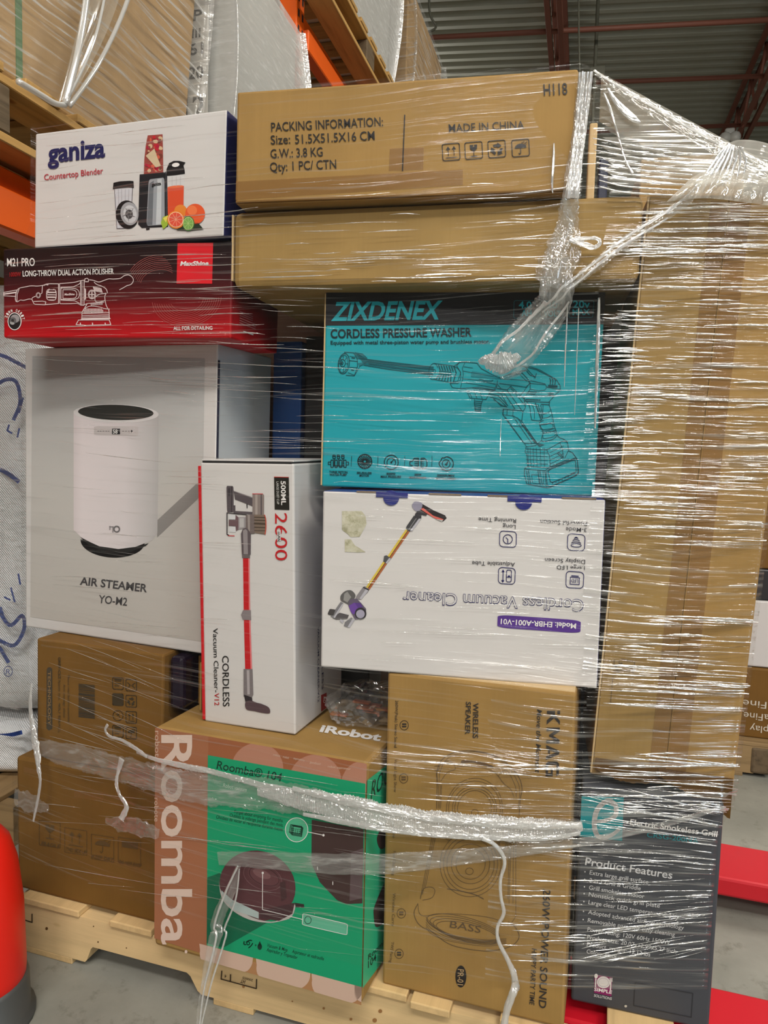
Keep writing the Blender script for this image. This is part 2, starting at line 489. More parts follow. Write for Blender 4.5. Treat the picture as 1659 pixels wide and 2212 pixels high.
# four corners of each box face projected by the camera, in image pixels
QUAD = {
    'ganiza': {'front': [(76.2, 288.5), (490.9, 236.0), (483.6, 509.7), (74.0, 536.2)], 'right': [(490.9, 236.0), (593.8, 329.3), (586.3, 569.7), (483.6, 509.7)], 'top': [(215.8, 368.3), (593.8, 329.3), (490.9, 236.0), (76.2, 288.5)]},
    'm21': {'front': [(6.2, 537.4), (503.4, 520.0), (498.9, 730.6), (7.4, 729.6)], 'right': [(503.4, 520.0), (603.8, 582.0), (598.9, 763.9), (498.9, 730.6)], 'top': [(160.6, 592.5), (603.8, 582.0), (503.4, 520.0), (6.2, 537.4)]},
    'h118': {'front': [(511.3, 198.2), (1250.1, 147.4), (1236.1, 414.6), (507.7, 441.1)], 'right': [(1250.1, 147.4), (1217.3, 422.1), (1208.1, 599.8), (1236.1, 414.6)], 'top': [(708.3, 440.3), (1217.3, 422.1), (1250.1, 147.4), (511.3, 198.2)]},
    'wide': {'front': [(504.0, 456.3), (1391.9, 417.9), (1381.1, 605.0), (502.0, 622.1)], 'right': [(1391.9, 417.9), (1322.8, 599.3), (1315.8, 725.9), (1381.1, 605.0)], 'top': [(701.3, 611.9), (1322.8, 599.3), (1391.9, 417.9), (504.0, 456.3)]},
    'steamer': {'front': [(53.6, 752.8), (471.4, 740.4), (459.8, 1416.0), (55.0, 1353.9)], 'right': [(471.4, 740.4), (587.1, 772.5), (573.6, 1369.1), (459.8, 1416.0)], 'top': [(202.4, 780.3), (587.1, 772.5), (471.4, 740.4), (53.6, 752.8)]},
    'v2600': {'front': [(432.4, 998.8), (634.6, 1001.8), (638.1, 1588.0), (442.2, 1558.0)], 'right': [(634.6, 1001.8), (738.4, 996.9), (738.4, 1505.3), (638.1, 1588.0)], 'top': [(558.4, 994.5), (738.4, 996.9), (634.6, 1001.8), (432.4, 998.8)]},
    'teal': {'front': [(704.1, 631.6), (1308.1, 630.6), (1284.7, 1072.1), (694.7, 1050.6)], 'right': [(1308.1, 630.6), (1267.7, 687.6), (1248.7, 1058.3), (1284.7, 1072.1)], 'top': [(758.5, 685.9), (1267.7, 687.6), (1308.1, 630.6), (704.1, 631.6)]},
    'vac': {'front': [(697.2, 1060.0), (1308.4, 1078.8), (1290.0, 1487.8), (692.4, 1440.8)], 'right': [(1308.4, 1078.8), (1282.5, 1063.8), (1267.4, 1411.3), (1290.0, 1487.8)], 'top': [(761.2, 1048.7), (1282.5, 1063.8), (1308.4, 1078.8), (697.2, 1060.0)]},
    'speaker': {'front': [(837.5, 1452.6), (1244.4, 1497.7), (1217.5, 2222.2), (825.5, 2125.0)], 'right': [(1244.4, 1497.7), (1258.3, 1422.9), (1234.9, 2044.1), (1217.5, 2222.2)], 'top': [(907.5, 1389.1), (1258.3, 1422.9), (1244.4, 1497.7), (837.5, 1452.6)]},
    'grill': {'front': [(1257.3, 1692.9), (1564.9, 1736.8), (1531.2, 2226.6), (1232.9, 2161.1)], 'right': [(1564.9, 1736.8), (1530.3, 1649.6), (1501.2, 2085.7), (1531.2, 2226.6)], 'top': [(1258.4, 1614.3), (1530.3, 1649.6), (1564.9, 1736.8), (1257.3, 1692.9)]},
    'tall': {'front': [(1401.9, 420.7), (1741.7, 420.8), (1582.2, 1718.4), (1276.3, 1672.4)], 'right': [(1741.7, 420.8), (1639.8, 513.7), (1513.3, 1595.2), (1582.2, 1718.4)], 'top': [(1360.4, 510.6), (1639.8, 513.7), (1741.7, 420.8), (1401.9, 420.7)]},
    'leftbot': {'front': [(34.4, 1633.7), (359.2, 1695.8), (358.2, 2000.4), (38.2, 1917.2)], 'right': [(359.2, 1695.8), (579.6, 1538.6), (576.1, 1777.5), (358.2, 2000.4)], 'top': [(310.8, 1498.7), (579.6, 1538.6), (359.2, 1695.8), (34.4, 1633.7)]},
    'leftmid': {'front': [(79.4, 1378.1), (353.6, 1414.5), (350.1, 1686.0), (79.7, 1634.2)], 'right': [(353.6, 1414.5), (526.2, 1340.9), (521.4, 1565.3), (350.1, 1686.0)], 'top': [(290.0, 1314.3), (526.2, 1340.9), (353.6, 1414.5), (79.4, 1378.1)]},
    'roomba': {'front': [(333.1, 1569.8), (793.4, 1648.8), (781.3, 2172.6), (332.4, 2042.4)], 'right': [(793.4, 1648.8), (902.6, 1530.3), (890.5, 1961.7), (781.3, 2172.6)], 'top': [(510.6, 1474.8), (902.6, 1530.3), (793.4, 1648.8), (333.1, 1569.8)]},
    'pallet': {'front': [(30.5, 1929.3), (1489.2, 2301.4), (1478.9, 2458.0), (32.1, 2048.8)], 'right': [(1489.2, 2301.4), (1409.0, 1675.1), (1404.0, 1759.9), (1478.9, 2458.0)], 'top': [(555.4, 1548.7), (1409.0, 1675.1), (1489.2, 2301.4), (30.5, 1929.3)]},
}
BLK = ink(24, 24, 26); NAVY = ink(34, 36, 84); WHT = ink(232, 228, 226); RED = ink(196, 28, 40)
DGREY = ink(62, 60, 62); MGREY = ink(128, 124, 128); LGREY = ink(190, 188, 190); SILV = ink(158, 158, 162)
KINK = ink(48, 40, 30); KFADE = ink(104, 80, 52)
def mk(key, name, mats, label, **k):
    o = carton(name, POSE[key], mats, label, **k)
    return o, POSE[key][6], POSE[key][7], POSE[key][8]
def art(o, key, face='front'):
    p = POSE[key]
    return Art(o, face, QUAD[key][face], (p[6], p[8], p[7]))

# ======================================================= white countertop-blender box
o, Wd, H, D = mk('ganiza', 'blender_box', (WHITE, coated('navy_coated_board', (34, 36, 82)), WHITE),
                 'white box printed with a countertop blender and fruit, above the red polisher box')
a = art(o, 'ganiza').view(40, 190, 3.19)
a.text('ganiza', (203, 516), (602, 474), 128, NAVY, 0.03, 0.12)
a.end('printed_title', 'navy lettering')
a.text('Countertop Blender', (182, 638), (588, 591), 40, ink(176, 44, 58), 0.008, 0.08)
a.end('printed_subtitle', 'dark red lettering')
# cup with lid
cupc = ink(200, 198, 204)
a.poly([(663, 694), (787, 688), (776, 966), (680, 970)], cupc, 1)
for x0, x1 in ((690, 698), (712, 716), (738, 738), (762, 756)):
    a.line([(x0, 700), (x1, 950)], ink(150, 146, 154), 0.8, 2)
a.line([(663, 694), (680, 970), (776, 966), (787, 688)], ink(96, 90, 100), 1.2, 2)
a.poly([(657, 655), (700, 645), (770, 641), (795, 644), (797, 690), (760, 688), (690, 694), (652, 699)], BLK, 3)
a.ell(752, 874, 78, 98, BLK, 3, -8); a.ell(768, 868, 62, 80, SILV, 4, -8); a.ell(772, 872, 46, 62, ink(196, 196, 200), 5, -8)
a.ell(766, 872, 26, 32, ink(70, 68, 70), 6)
for t in range(0, 360, 72):
    c, s_ = math.cos(math.radians(t + 20)), math.sin(math.radians(t + 20))
    a.poly([(766 + c * 14, 872 + s_ * 14), (766 + c * 52, 872 + s_ * 58), (766 - s_ * 12, 872 + c * 12)], ink(110, 108, 110), 7)
# jar of fruit
a.poly([(892, 328), (994, 320), (997, 420), (999, 585), (865, 598), (868, 500), (878, 400)], ink(150, 70, 62), 1)
rnd = random.Random(3)
for _ in range(46):
    x, y = rnd.uniform(880, 984), rnd.uniform(340, 580)
    lo = 892 - (y - 328) * 0.1
    if x < lo + 12: continue
    a.ell(x, y, rnd.uniform(7, 19), rnd.uniform(7, 17), [ink(186, 40, 50), ink(206, 92, 70), ink(206, 176, 140), ink(170, 30, 60), ink(120, 60, 50), ink(190, 150, 120)][rnd.randrange(6)], 2 + _ % 3, rnd.uniform(0, 90), 10)
a.poly([(880, 470), (940, 420), (960, 480), (985, 540), (950, 550)], ink(204, 182, 150), 5)
# base
a.poly([(836, 597), (1000, 582), (1026, 590), (1032, 958), (850, 966), (826, 940)], ink(30, 32, 36), 1)
a.poly(rrect([(900, 632), (1008, 618), (1010, 944), (884, 952)], 0.1), ink(150, 154, 160), 3)
a.poly([(905, 660), (935, 640), (925, 946), (888, 946)], ink(104, 108, 114), 4)
a.poly([(960, 630), (990, 628), (985, 940), (950, 944)], ink(190, 194, 198), 4)
a.text('ganiza', (922, 680), (987, 670), 22, BLK, 0.03, 0.1, 6)
a.poly([(880, 968), (906, 966), (904, 978), (882, 980)], BLK, 2)
a.line([(1006, 590), (1020, 580), (1024, 950)], ink(70, 74, 80), 1.5, 5)
# bottle with juice
a.poly([(1026, 605), (1144, 596), (1138, 860), (1030, 870)], ink(206, 204, 204), 1)
a.poly([(1029, 690), (1141, 676), (1138, 862), (1031, 874)], ink(214, 78, 46), 2)
a.ell(1085, 683, 56, 9, ink(228, 110, 70), 3, -5)
for x in (1060, 1090, 1118): a.line([(x, 612), (x, 680)], ink(176, 174, 176), 0.8, 3)
a.poly([(1022, 562), (1040, 520), (1072, 504), (1110, 504), (1153, 515), (1138, 535), (1146, 560), (1149, 592), (1090, 602), (1024, 608)], BLK, 3)
a.ell(1086, 532, 26, 14, WHT, 4, -8)
a.line([(1030, 574), (1143, 564)], ink(90, 90, 94), 1, 4)
# fruit
a.ell(1120, 850, 44, 44, ink(222, 130, 50), 4); a.ell(1220, 870, 68, 70, ink(222, 88, 46), 5); a.ell(1200, 846, 34, 34, ink(232, 118, 70), 6)
a.poly([(1152, 930), (1240, 930), (1278, 975), (1180, 985), (1088, 982)], ink(40, 52, 40), 5)
a.poly([(985, 930), (1000, 890), (1046, 876), (1030, 950), (1000, 976)], ink(150, 176, 60), 6); a.poly([(1000, 900), (1036, 880), (1020, 930)], ink(222, 206, 90), 7)
a.ell(1090, 910, 60, 62, ink(226, 120, 40), 8, -20); a.ell(1090, 910, 52, 54, ink(240, 200, 160), 9, -20); a.ell(1090, 910, 47, 49, ink(220, 82, 62), 10, -20)
for t in range(0, 360, 40): a.line([(1090, 910), (1090 + 46 * math.cos(math.radians(t)), 910 + 48 * math.sin(math.radians(t)))], ink(238, 170, 140), 0.8, 11)
a.ell(1175, 937, 42, 51, ink(60, 110, 50), 8); a.ell(1175, 937, 36, 45, ink(178, 204, 130), 9); a.ell(1175, 937, 32, 40, ink(120, 166, 84), 10)
for t in range(0, 360, 45): a.line([(1175, 937), (1175 + 32 * math.cos(math.radians(t)), 937 + 40 * math.sin(math.radians(t)))], ink(178, 204, 130), 0.8, 11)
a.end('printed_picture', 'picture of a blender with cups and citrus fruit')

# ======================================================= black to red polisher box
GR = gradient('black_to_red_print', 2, 0, 0.1507, [(0.0, (186, 16, 26)), (0.16, (160, 14, 24)), (0.45, (84, 14, 20)), (0.72, (42, 14, 18)), (1.0, (22, 14, 16))])
o, Wd, H, D = mk('m21', 'polisher_box', (GR, GR, coated('black_coated_board', (30, 26, 28))),
                 'black and red box with a white line drawing of a polisher')
a = art(o, 'm21').view(0, 480, 6.9125)
a.text('M21 PRO', (112, 660), (526, 654), 116, WHT, 0.012)
a.end('printed_title', 'white lettering')
a.text('1000W', (150, 815), (322, 808), 62, ink(150, 22, 26), 0.02)
a.text('LONG-THROW DUAL ACTION POLISHER', (346, 812), (1706, 776), 82, WHT, 0.014)
a.end('printed_subtitle', 'white lettering with one red word')
WL = ink(226, 206, 206)
L = lambda pts, w=1.3: a.line(pts, WL, w, 3)
L([(60, 1050), (250, 1015)]); L([(60, 1100), (235, 1108)]); L([(60, 1050), (60, 1100)]); L([(65, 1075), (240, 1050)], 3)
L(cr([(262, 1012), (300, 985), (380, 968), (470, 952), (560, 955), (640, 945), (720, 922), (880, 922)], 5), 1.6)
L([(262, 1012), (240, 1080), (235, 1150), (245, 1185), (268, 1190)], 1.6)
L([(290, 1000), (262, 1080), (258, 1180)])
L(cr([(268, 1190), (310, 1165), (360, 1168), (430, 1150), (480, 1150)], 5), 1.6)
L([(480, 1150), (490, 1128), (550, 1100)], 1.4); L([(480, 1150), (510, 1215), (530, 1228), (680, 1235), (690, 1190), (640, 1180), (510, 1185)], 1.4)
L([(640, 945), (632, 1060), (600, 1080)], 1.4); a.ring(577, 1092, 27, 34, WL, 3, 3)
L([(660, 945), (690, 932), (720, 938), (720, 922)], 2)
L([(690, 1232), (880, 1215), (880, 925)], 1.6); L([(895, 925), (900, 1215)], 1.2)
L(rrect([(700, 1000), (845, 1005), (845, 1170), (700, 1165)], 0.3) + [(700, 1080)], 1.4)
for y in (1045, 1085, 1125): L([(715, y), (835, y + 2)], 1.8)
L([(710, 1040), (740, 1010), (835, 1012), (835, 1055), (712, 1055)], 1.2); L([(710, 1115), (835, 1115), (835, 1160), (740, 1160)], 1.2)
L(cr([(895, 918), (1000, 910), (1110, 900), (1180, 882), (1260, 865)], 5), 1.5)
L(cr([(905, 1218), (1050, 1218), (1160, 1215), (1210, 1240)], 5), 1.5)
L([(915, 970), (1100, 965), (1180, 930), (1210, 900)], 1.2); L([(915, 1165), (1120, 1175), (1200, 1215)], 1.2)
L([(915, 970), (915, 1165)], 1.4)
L(cr([(920, 985), (1110, 990), (1180, 1030), (1185, 1110), (1120, 1155), (920, 1155)], 5), 1.4)
L(cr([(945, 1010), (1090, 1012), (1145, 1045), (1145, 1110), (1095, 1140), (945, 1140)], 5) + [(945, 1010)], 1.3)
a.text('MaxShine', (968, 1095), (1120, 1090), 30, WL, 0.03, 0.2)
L([(1210, 885), (1212, 1240), (1260, 1240), (1262, 870)], 1.6); L([(1230, 885), (1232, 1238)], 1.1)
L([(1268, 1000), (1280, 1000), (1280, 1150), (1268, 1150)], 2.5)
L([(1270, 875), (1275, 845), (1310, 838), (1328, 860), (1325, 890), (1275, 890)], 1.5)
L(cr([(1328, 862), (1400, 870), (1480, 895), (1560, 870), (1630, 848), (1700, 850), (1800, 840), (1860, 800), (1930, 790), (1985, 830), (1995, 880), (1960, 930), (1900, 950), (1840, 985), (1790, 1010)], 5), 1.7)
L(cr([(1410, 895), (1450, 930), (1530, 960), (1590, 1000), (1610, 1060)], 5), 1.5)
for dx in range(0, 120, 22): L([(1400 + dx, 965 + dx * 0.2), (1420 + dx, 1030 + dx * 0.2)], 2)
a.ring(1378, 1080, 54, 66, WL, 1.5); a.ring(1378, 1080, 42, 54, WL, 1.2); L([(1378, 1035), (1378, 1128)], 2); L([(1345, 1080), (1412, 1080)], 2)
L(cr([(1590, 1065), (1500, 1075), (1430, 1120), (1430, 1180), (1480, 1195), (1570, 1170)], 5), 1.5)
L(cr([(1590, 1065), (1570, 1120), (1590, 1240), (1630, 1310)], 5), 1.5)
L([(1270, 1230), (1310, 1215), (1230, 1345), (1225, 1440)], 1.5); L([(1310, 1215), (1560, 1195)], 1.4)
for k in range(7): a.ring(1370 + 26 * k, 1228 - 1.5 * k, 9, 14, WL, 1.0, n=12)
L(cr([(1255, 1300), (1330, 1260), (1400, 1255), (1500, 1270), (1560, 1290), (1640, 1300)], 5), 1.5)
for k in range(14): L([(1265 + 21 * k, 1300 + (8 if k in (0, 13) else -8)), (1265 + 21 * k, 1352)], 1.6)
for y in (1365, 1395, 1418, 1440): L([(1228, y), (1640, y - 12)], 1.4)
L([(1630, 1310), (1640, 1430)], 1.5); L([(1215, 1452), (1650, 1440)], 2.2)
L([(1178, 1462), (1140, 1530), (1300, 1542), (1660, 1530), (1635, 1460)], 1.6); L([(1178, 1462), (1635, 1460)], 1.4)
for x in (1205, 1385, 1575): L([(x, 1505), (x + 3, 1530)], 2)
a.end('printed_drawing', 'white line drawing of a polisher')
a.view(0, 460, 2.304)
a.poly([(885, 152), (1062, 149), (1057, 353), (880, 352)], ink(214, 34, 44), 2)
a.text('MaxShine', (898, 263), (1040, 261), 20, WHT, 0.04, 0.2)
a.end('printed_logo', 'bright red square with white lettering')
AR = ink(176, 96, 92)
for k in range(9):
    a.ring(790, 345, 90 + 9 * k, 62 + 9 * k, AR, 0.7, 2, -12, 24, 195 + 3 * k, 330 - 6 * k)
    a.ring(930, 425, 84 + 11 * k, 66 + 9 * k, AR, 0.7, 2, -8, 24, 15 - k, 165 + 2 * k)
a.end('printed_swirls', 'faint swirl lines')
a.text('ALL FOR DETAILING', (865, 583), (1059, 581), 17, WHT, 0.02)
a.end('printed_slogan', 'white lettering')
a.view(0, 480, 6.9125)
a.ell(222, 1480, 104, 132, WHT, 2); a.ell(222, 1480, 92, 120, ink(30, 28, 30), 3)
a.ell(232, 1440, 66, 60, ink(150, 146, 148), 4, 20); a.ell(200, 1475, 50, 56, ink(96, 94, 96), 5); a.ell(198, 1474, 22, 24, ink(20, 20, 22), 6); a.ell(190, 1510, 34, 22, ink(170, 168, 168), 6, 15)
txt = '21MM ORBIT'
for i, ch in enumerate(txt):
    if ch == ' ': continue
    t = math.radians(200 + 140 * i / (len(txt) - 1)); t2 = math.radians(200 + 140 * (i + 0.72) / (len(txt) - 1))
    a.text(ch, (222 + 116 * math.cos(t), 1480 + 146 * math.sin(t)), (222 + 116 * math.cos(t2), 1480 + 146 * math.sin(t2)), 40, WHT, 0.02)
a.end('printed_badge', 'round badge with white lettering around it')
a = art(o, 'm21', 'right').view(420, 400, 4.88)
for k, y in enumerate((1330, 1352, 1374)): a.line([(475, y), (610, y + 55)], ink(150, 90, 92), 2, 2)
for k, y in enumerate((1400, 1425, 1450)): a.line([(475, y), (640, y + 68)], ink(176, 110, 110), 2, 2)
a.line([(515, 1542), (613, 1576)], WHT, 2.4, 3)
a.end('printed_notes', 'small white print on the side')

# ======================================================= shallow brown carton with packing information
o, Wd, H, D = mk('h118', 'packing_carton', (KRAFT, KRAFT, KRAFT), 'wide brown carton with black packing information and four handling symbols', bevel=0.004)
a = art(o, 'h118').view(0, 0, 1.952)
INK = ink(34, 30, 28)
for t, p0, p1 in (('PACKING INFORMATION:', (1145, 556), (1616, 532)), ('Size:', (1143, 610), (1225, 606)), ('51.5X51.5X16 CM', (1245, 607), (1581, 591)), ('G.W.: 3.8 KG', (1142, 668), (1362, 659)), ('Qty: 1 PC/ CTN', (1140, 724), (1419, 711))):
    a.text(t, p0, p1, 37, INK, 0.006)
a.end('printed_packing_information', 'black lettering')
a.view(780, 0, 1.887)
a.line([(178, 470), (169, 697)], INK, 2.6)
a.end('printed_rule', 'black rule')
a.text('MADE IN CHINA', (358, 540), (665, 526), 32, INK, 0.004)
a.end('printed_origin', 'black lettering')
for k, (kind, cx, cy) in enumerate((('up', 367, 620), ('glass', 459, 614), ('recycle', 553, 608), ('umbrella', 650, 604))):
    icon(a, kind, sq(cx, cy, 70, 68, -3, -0.03), INK, 1.6)
a.end('printed_handling_symbols', 'four framed handling symbols')
a.text('H118', (745, 391), (841, 386), 46, INK, 0.008)
a.end('printed_code', 'black lettering')
a.view(0, 0, 1)
a.poly([(842, 321), (916, 318), (914, 367), (840, 369)], TAPE, 1)
a.poly([(510, 392), (1000, 366), (1000, 400), (509, 432)], TAPE, 1)
a.end('packing_tape', 'brown tape patches')
part(o, 'bottom_flap', KRAFT_SHADED, lambda bm: bx(bm, 0.002, Wd - 0.004, -0.003, 0.12, 0.001, 0.0045, 0.001))

# ======================================================= wide flat carton without print
o, Wd, H, D = mk('wide', 'plain_carton', (KRAFT_G, KRAFT_G, KRAFT), 'wide flat brown carton without print, under the carton with packing information', bevel=0.011)
part(o, 'side_flap', EDGE, lambda bm: bx(bm, -0.0045, -0.001, 0.004, 0.4, 0.012, H - 0.004, 0.001), 'pale raw edge of the side flap')

# ======================================================= white and grey air-steamer box
o, Wd, H, D = mk('steamer', 'air_steamer_box', (WHITE, coated('pale_grey_board', (176, 180, 184)), WHITE), 'large white box with a grey panel showing a white cylindrical air steamer')
PANEL = gradient('grey_panel_print', 2, 0, 0.54, [(0, (186, 180, 174)), (0.5, (192, 188, 184)), (1, (176, 177, 178))])
a = art(o, 'steamer').view(0, 460, 2.304)
pan = [(160, 712), (1018, 724), (995, 2120), (158, 1995)]
a.poly([(162, 712), (1020, 724), (1010, 1400), (1000, 2132), (152, 2010)], PANEL, 1)
a.end('printed_panel', 'grey printed panel')
CYL = gradient('cylinder_print', 0, 0.10, 0.33, [(0, (196, 184, 186)), (0.2, (222, 212, 214)), (0.65, (214, 206, 208)), (0.9, (190, 186, 186)), (1, (176, 172, 172))])
f2 = lambda x, y: (x * 2.304 / 2.183, (950 - 460) * 2.304 + y * 2.304 / 2.183)
a.poly(ell_pts(562, 2.304 * 490 + 478 * 1.0554, 160, 82, 3, 24, 0, 180) , BLK, 2)
body = [(370, 990)] + [(790, 1000)] + [f2(742, 460)] + [f2(725, 478)] + ell_pts(*f2(545, 462), 186, 62, 4, 24, 0, 180) + [f2(350, 440)]
a.poly([(368, 985), (792, 1000), f2(744, 440), f2(720, 474), f2(640, 505), f2(560, 515), f2(470, 502), f2(390, 465), f2(349, 425)], CYL, 3)
a.ell(580, 998, 212, 46, ink(216, 212, 212), 4, 1.5); a.ell(579, 993, 188, 38, ink(46, 48, 46), 5, 1.5)
a.poly(rrect([(470, 1062), (692, 1062), (688, 1110), (470, 1106)], 0.1), ink(196, 188, 188), 4)
a.poly([(560, 1074), (600, 1074), (600, 1102), (560, 1102)], ink(40, 40, 44), 5)
a.text('58', (565, 1098), (588, 1098), 20, WHT, 0.02, 0, 6)
for x in (488, 500, 514, 528, 540, 612, 626, 640): a.line([(x, 1086), (x + 7, 1086)], DGREY, 1, 5)
a.ell(658, 1086, 4, 6, DGREY, 5)
# small emblem, upside down
a.view(0, 950, 2.183)
a.ring(553, 421, 13, 13, ink(150, 144, 146), 3, 6); a.poly([(532, 408), (538, 408), (538, 437), (532, 437)], ink(150, 144, 146), 6); a.poly([(518, 406), (524, 406), (524, 424), (518, 424)], ink(150, 144, 146), 6); a.line([(518, 410), (538, 410)], ink(150, 144, 146), 2, 6)
a.poly([(380, 458), (470, 504), (560, 518), (640, 508), (703, 487), (690, 500), (620, 528), (560, 534), (480, 524), (420, 496)], ink(40, 40, 40), 4)
a.poly([(742, 380), (930, 205), (952, 205), (952, 262), (742, 462)], ink(140, 136, 134), 2)
a.end('printed_picture', 'picture of a white cylinder with a dark top')
a.text('AIR STEAMER', (378, 682), (694, 718), 36, ink(70, 68, 70), 0.022)
a.text('YO-M2', (466, 768), (600, 782), 36, ink(70, 68, 70), 0.012)
a.end('printed_title', 'dark grey lettering')
part(o, 'corner_edge', plain('navy_edge', (30, 32, 52), 0.5), lambda bm: bx(bm, Wd - 0.0006, Wd + 0.0022, 0.0005, 0.004, 0.004, H - 0.03, 0.0006))

# ======================================================= tall white stick-vacuum box standing on the green one
o, Wd, H, D = mk('v2600', 'upright_vacuum_box', (WHITE, WHITE, WHITE), 'narrow upright white box with a red stick vacuum, standing on the green robot vacuum box')
part(o, 'red_side_edge', coated('red_coated_board', (196, 30, 38)), lambda bm: bx(bm, -0.0045, 0.0008, -0.0004, D * 0.9, 0.003, H - 0.006, 0.0006), 'red edge of the left side')
part(o, 'top_flap', WHITE, lambda bm: bx(bm, 0.002, Wd - 0.001, 0.002, D, H + 0.0025, H + 0.0055, 0.0012))
part(o, 'flap_gap', plain('dark_gap', (26, 24, 24), 0.9), lambda bm: bx(bm, 0.004, Wd - 0.004, 0.0008, D - 0.01, H - 0.0002, H + 0.0026))
a = art(o, 'v2600').view(470, 1030, 9.76)
a.poly([(1193, -5), (1505, 3), (1505, 14), (1195, 10)], ink(206, 60, 50), 2)
a.poly([(1195, 8), (1505, 14), (1518, 700), (1208, 688)], ink(36, 34, 30), 2)
a.text('500ML', (1340, 88), (1352, 596), 96, WHT, 0.018)
a.text('LARGE DUST CUP', (1246, 100), (1258, 578), 46, ink(206, 204, 200), 0.004)
a.end('printed_capacity_badge', 'black badge with white lettering')
a.text('2600', (1218, 760), (1222, 1762), 250, ink(186, 28, 34), 0.0)
a.poly([(1265, 1120), (1340, 1120), (1340, 1350), (1265, 1350)], WHITE, 5)
a.text('mAh', (1278, 1160), (1280, 1345), 50, BLK, 0.016, 0, 6)
a.end('printed_capacity_figure', 'large red figure')
DG = ink(86, 78, 82); MG = ink(122, 112, 114); DK = ink(48, 42, 46)
a.poly(rrect([(190, 190), (340, 195), (345, 745), (205, 745)], 0.12), DG, 2); a.poly(rrect([(228, 235), (270, 235), (270, 410), (228, 410)], 0.4), ink(60, 54, 58), 3)
a.line([(300, 205), (300, 740)], DK, 1.3, 3)
a.poly([(340, 290), (740, 430), (740, 620), (620, 570), (370, 475)], DG, 2); a.line([(345, 300), (740, 440)], ink(140, 132, 134), 1.5, 3)
a.poly([(612, 570), (636, 570), (636, 665), (618, 660)], DK, 3)
a.poly([(340, 600), (380, 600), (380, 720), (760, 740), (760, 790), (340, 770)], DG, 2)
a.poly([(740, 365), (960, 365), (985, 380), (985, 800), (740, 800)], ink(134, 122, 118), 3)
a.poly([(800, 370), (850, 370), (850, 800), (800, 800)], ink(164, 152, 146), 4); a.poly([(915, 372), (940, 372), (940, 800), (915, 800)], DG, 4)
a.line([(740, 358), (960, 358)], ink(196, 40, 50), 1.4, 4)
a.line([(205, 755), (205, 1210), (240, 1230)], DK, 2.2, 3); a.line([(205, 760), (620, 800)], DK, 1.6, 3); a.line([(230, 1240), (360, 1245)], ink(190, 40, 50), 1.6, 3)
a.poly([(240, 905), (380, 910), (385, 800), (445, 850), (445, 1110), (395, 1140), (385, 1040), (240, 1030)], ink(108, 84, 88), 3)
a.poly([(245, 790), (380, 800), (380, 900), (245, 895)], ink(206, 206, 208), 2); a.poly([(250, 1045), (385, 1050), (385, 1170), (250, 1160)], ink(206, 206, 208), 2)
a.poly([(445, 850), (600, 850), (600, 1080), (445, 1110)], ink(150, 144, 146), 3); a.poly([(470, 870), (560, 870), (560, 1060), (470, 1070)], ink(182, 178, 178), 4)
a.poly([(600, 800), (780, 790), (790, 1195), (690, 1200), (600, 1090)], ink(112, 100, 98), 4); a.poly([(640, 800), (690, 800), (690, 1150), (650, 1130)], ink(150, 140, 136), 5)
a.poly([(780, 792), (1005, 800), (1025, 1000), (1010, 1215), (780, 1180)], ink(120, 104, 92), 4)
for y in (850, 910, 980, 1060, 1130): a.line([(785, y), (1005, y + 8)], ink(74, 62, 52), 2 if y != 980 else 4, 5)
a.line(cr([(1000, 800), (1025, 900), (1028, 1080), (1010, 1210)], 5), ink(206, 80, 60), 1.8, 6)
a.poly([(500, 1200), (540, 1090), (600, 1070), (660, 1110), (710, 1210), (705, 1640), (520, 1635)], ink(92, 82, 86), 5)
a.poly([(545, 1130), (600, 1100), (640, 1140), (650, 1630), (560, 1630)], ink(142, 134, 136), 6); a.poly([(520, 1640), (690, 1640), (690, 1715), (530, 1710)], ink(104, 96, 96), 5)
a.view(0, 950, 2.183)
rod = ink(190, 30, 36); rodl = ink(222, 120, 124)
a.poly([(1147, 556), (1178, 556), (1180, 805), (1150, 805)], rod, 2); a.poly([(1172, 556), (1178, 556), (1181, 805), (1175, 805)], rodl, 3)
a.poly([(1151, 850), (1182, 850), (1190, 1082), (1157, 1082)], rod, 2); a.poly([(1176, 850), (1182, 850), (1190, 1082), (1183, 1082)], rodl, 3)
a.poly([(1148, 802), (1184, 802), (1186, 850), (1146, 848), (1138, 825)], ink(132, 122, 124), 4)
a.poly([(1150, 1080), (1192, 1080), (1196, 1200), (1186, 1222), (1150, 1210)], ink(120, 112, 114), 4); a.poly([(1165, 1085), (1178, 1085), (1180, 1200), (1168, 1200)], ink(168, 160, 162), 5)
a.poly([(1152, 1200), (1190, 1215), (1192, 1240), (1160, 1245)], DK, 4)
a.poly(cr([(1158, 1240), (1180, 1228), (1212, 1238), (1240, 1246), (1270, 1262), (1273, 1288), (1236, 1286), (1200, 1278), (1164, 1270)], 4, True), ink(84, 66, 72), 5)
a.end('printed_picture', 'picture of a red stick vacuum')
a.text('CORDLESS', (1049, 1018), (1053, 1257), 30, BLK, 0.006)
a.text('Vacuum Cleaner-', (1006, 888), (1012, 1190), 22, BLK, 0.004)
a.text('V12', (1012, 1194), (1013, 1252), 22, ink(176, 30, 34), 0.004)
a.end('printed_title', 'black lettering with a red end')
a = art(o, 'v2600', 'right').view(560, 1420, 5.53)
a.text('CORDLESS', (742, -330), (740, 390), 24, NAVY, 0.01, 0, 4, (0.85, -0.6))
a.text('VACUUM CLEANER-V12', (690, -360), (692, 540), 22, NAVY, 0.006, 0, 4, (0.85, -0.6))
a.poly([(735, 450), (800, 420), (806, 596), (735, 648)], ink(150, 26, 34), 2)
a.text('RO', (760, 470), (760, 545), 26, WHT, 0.01)
a.end('printed_side_title', 'navy lettering and red badge on the side')

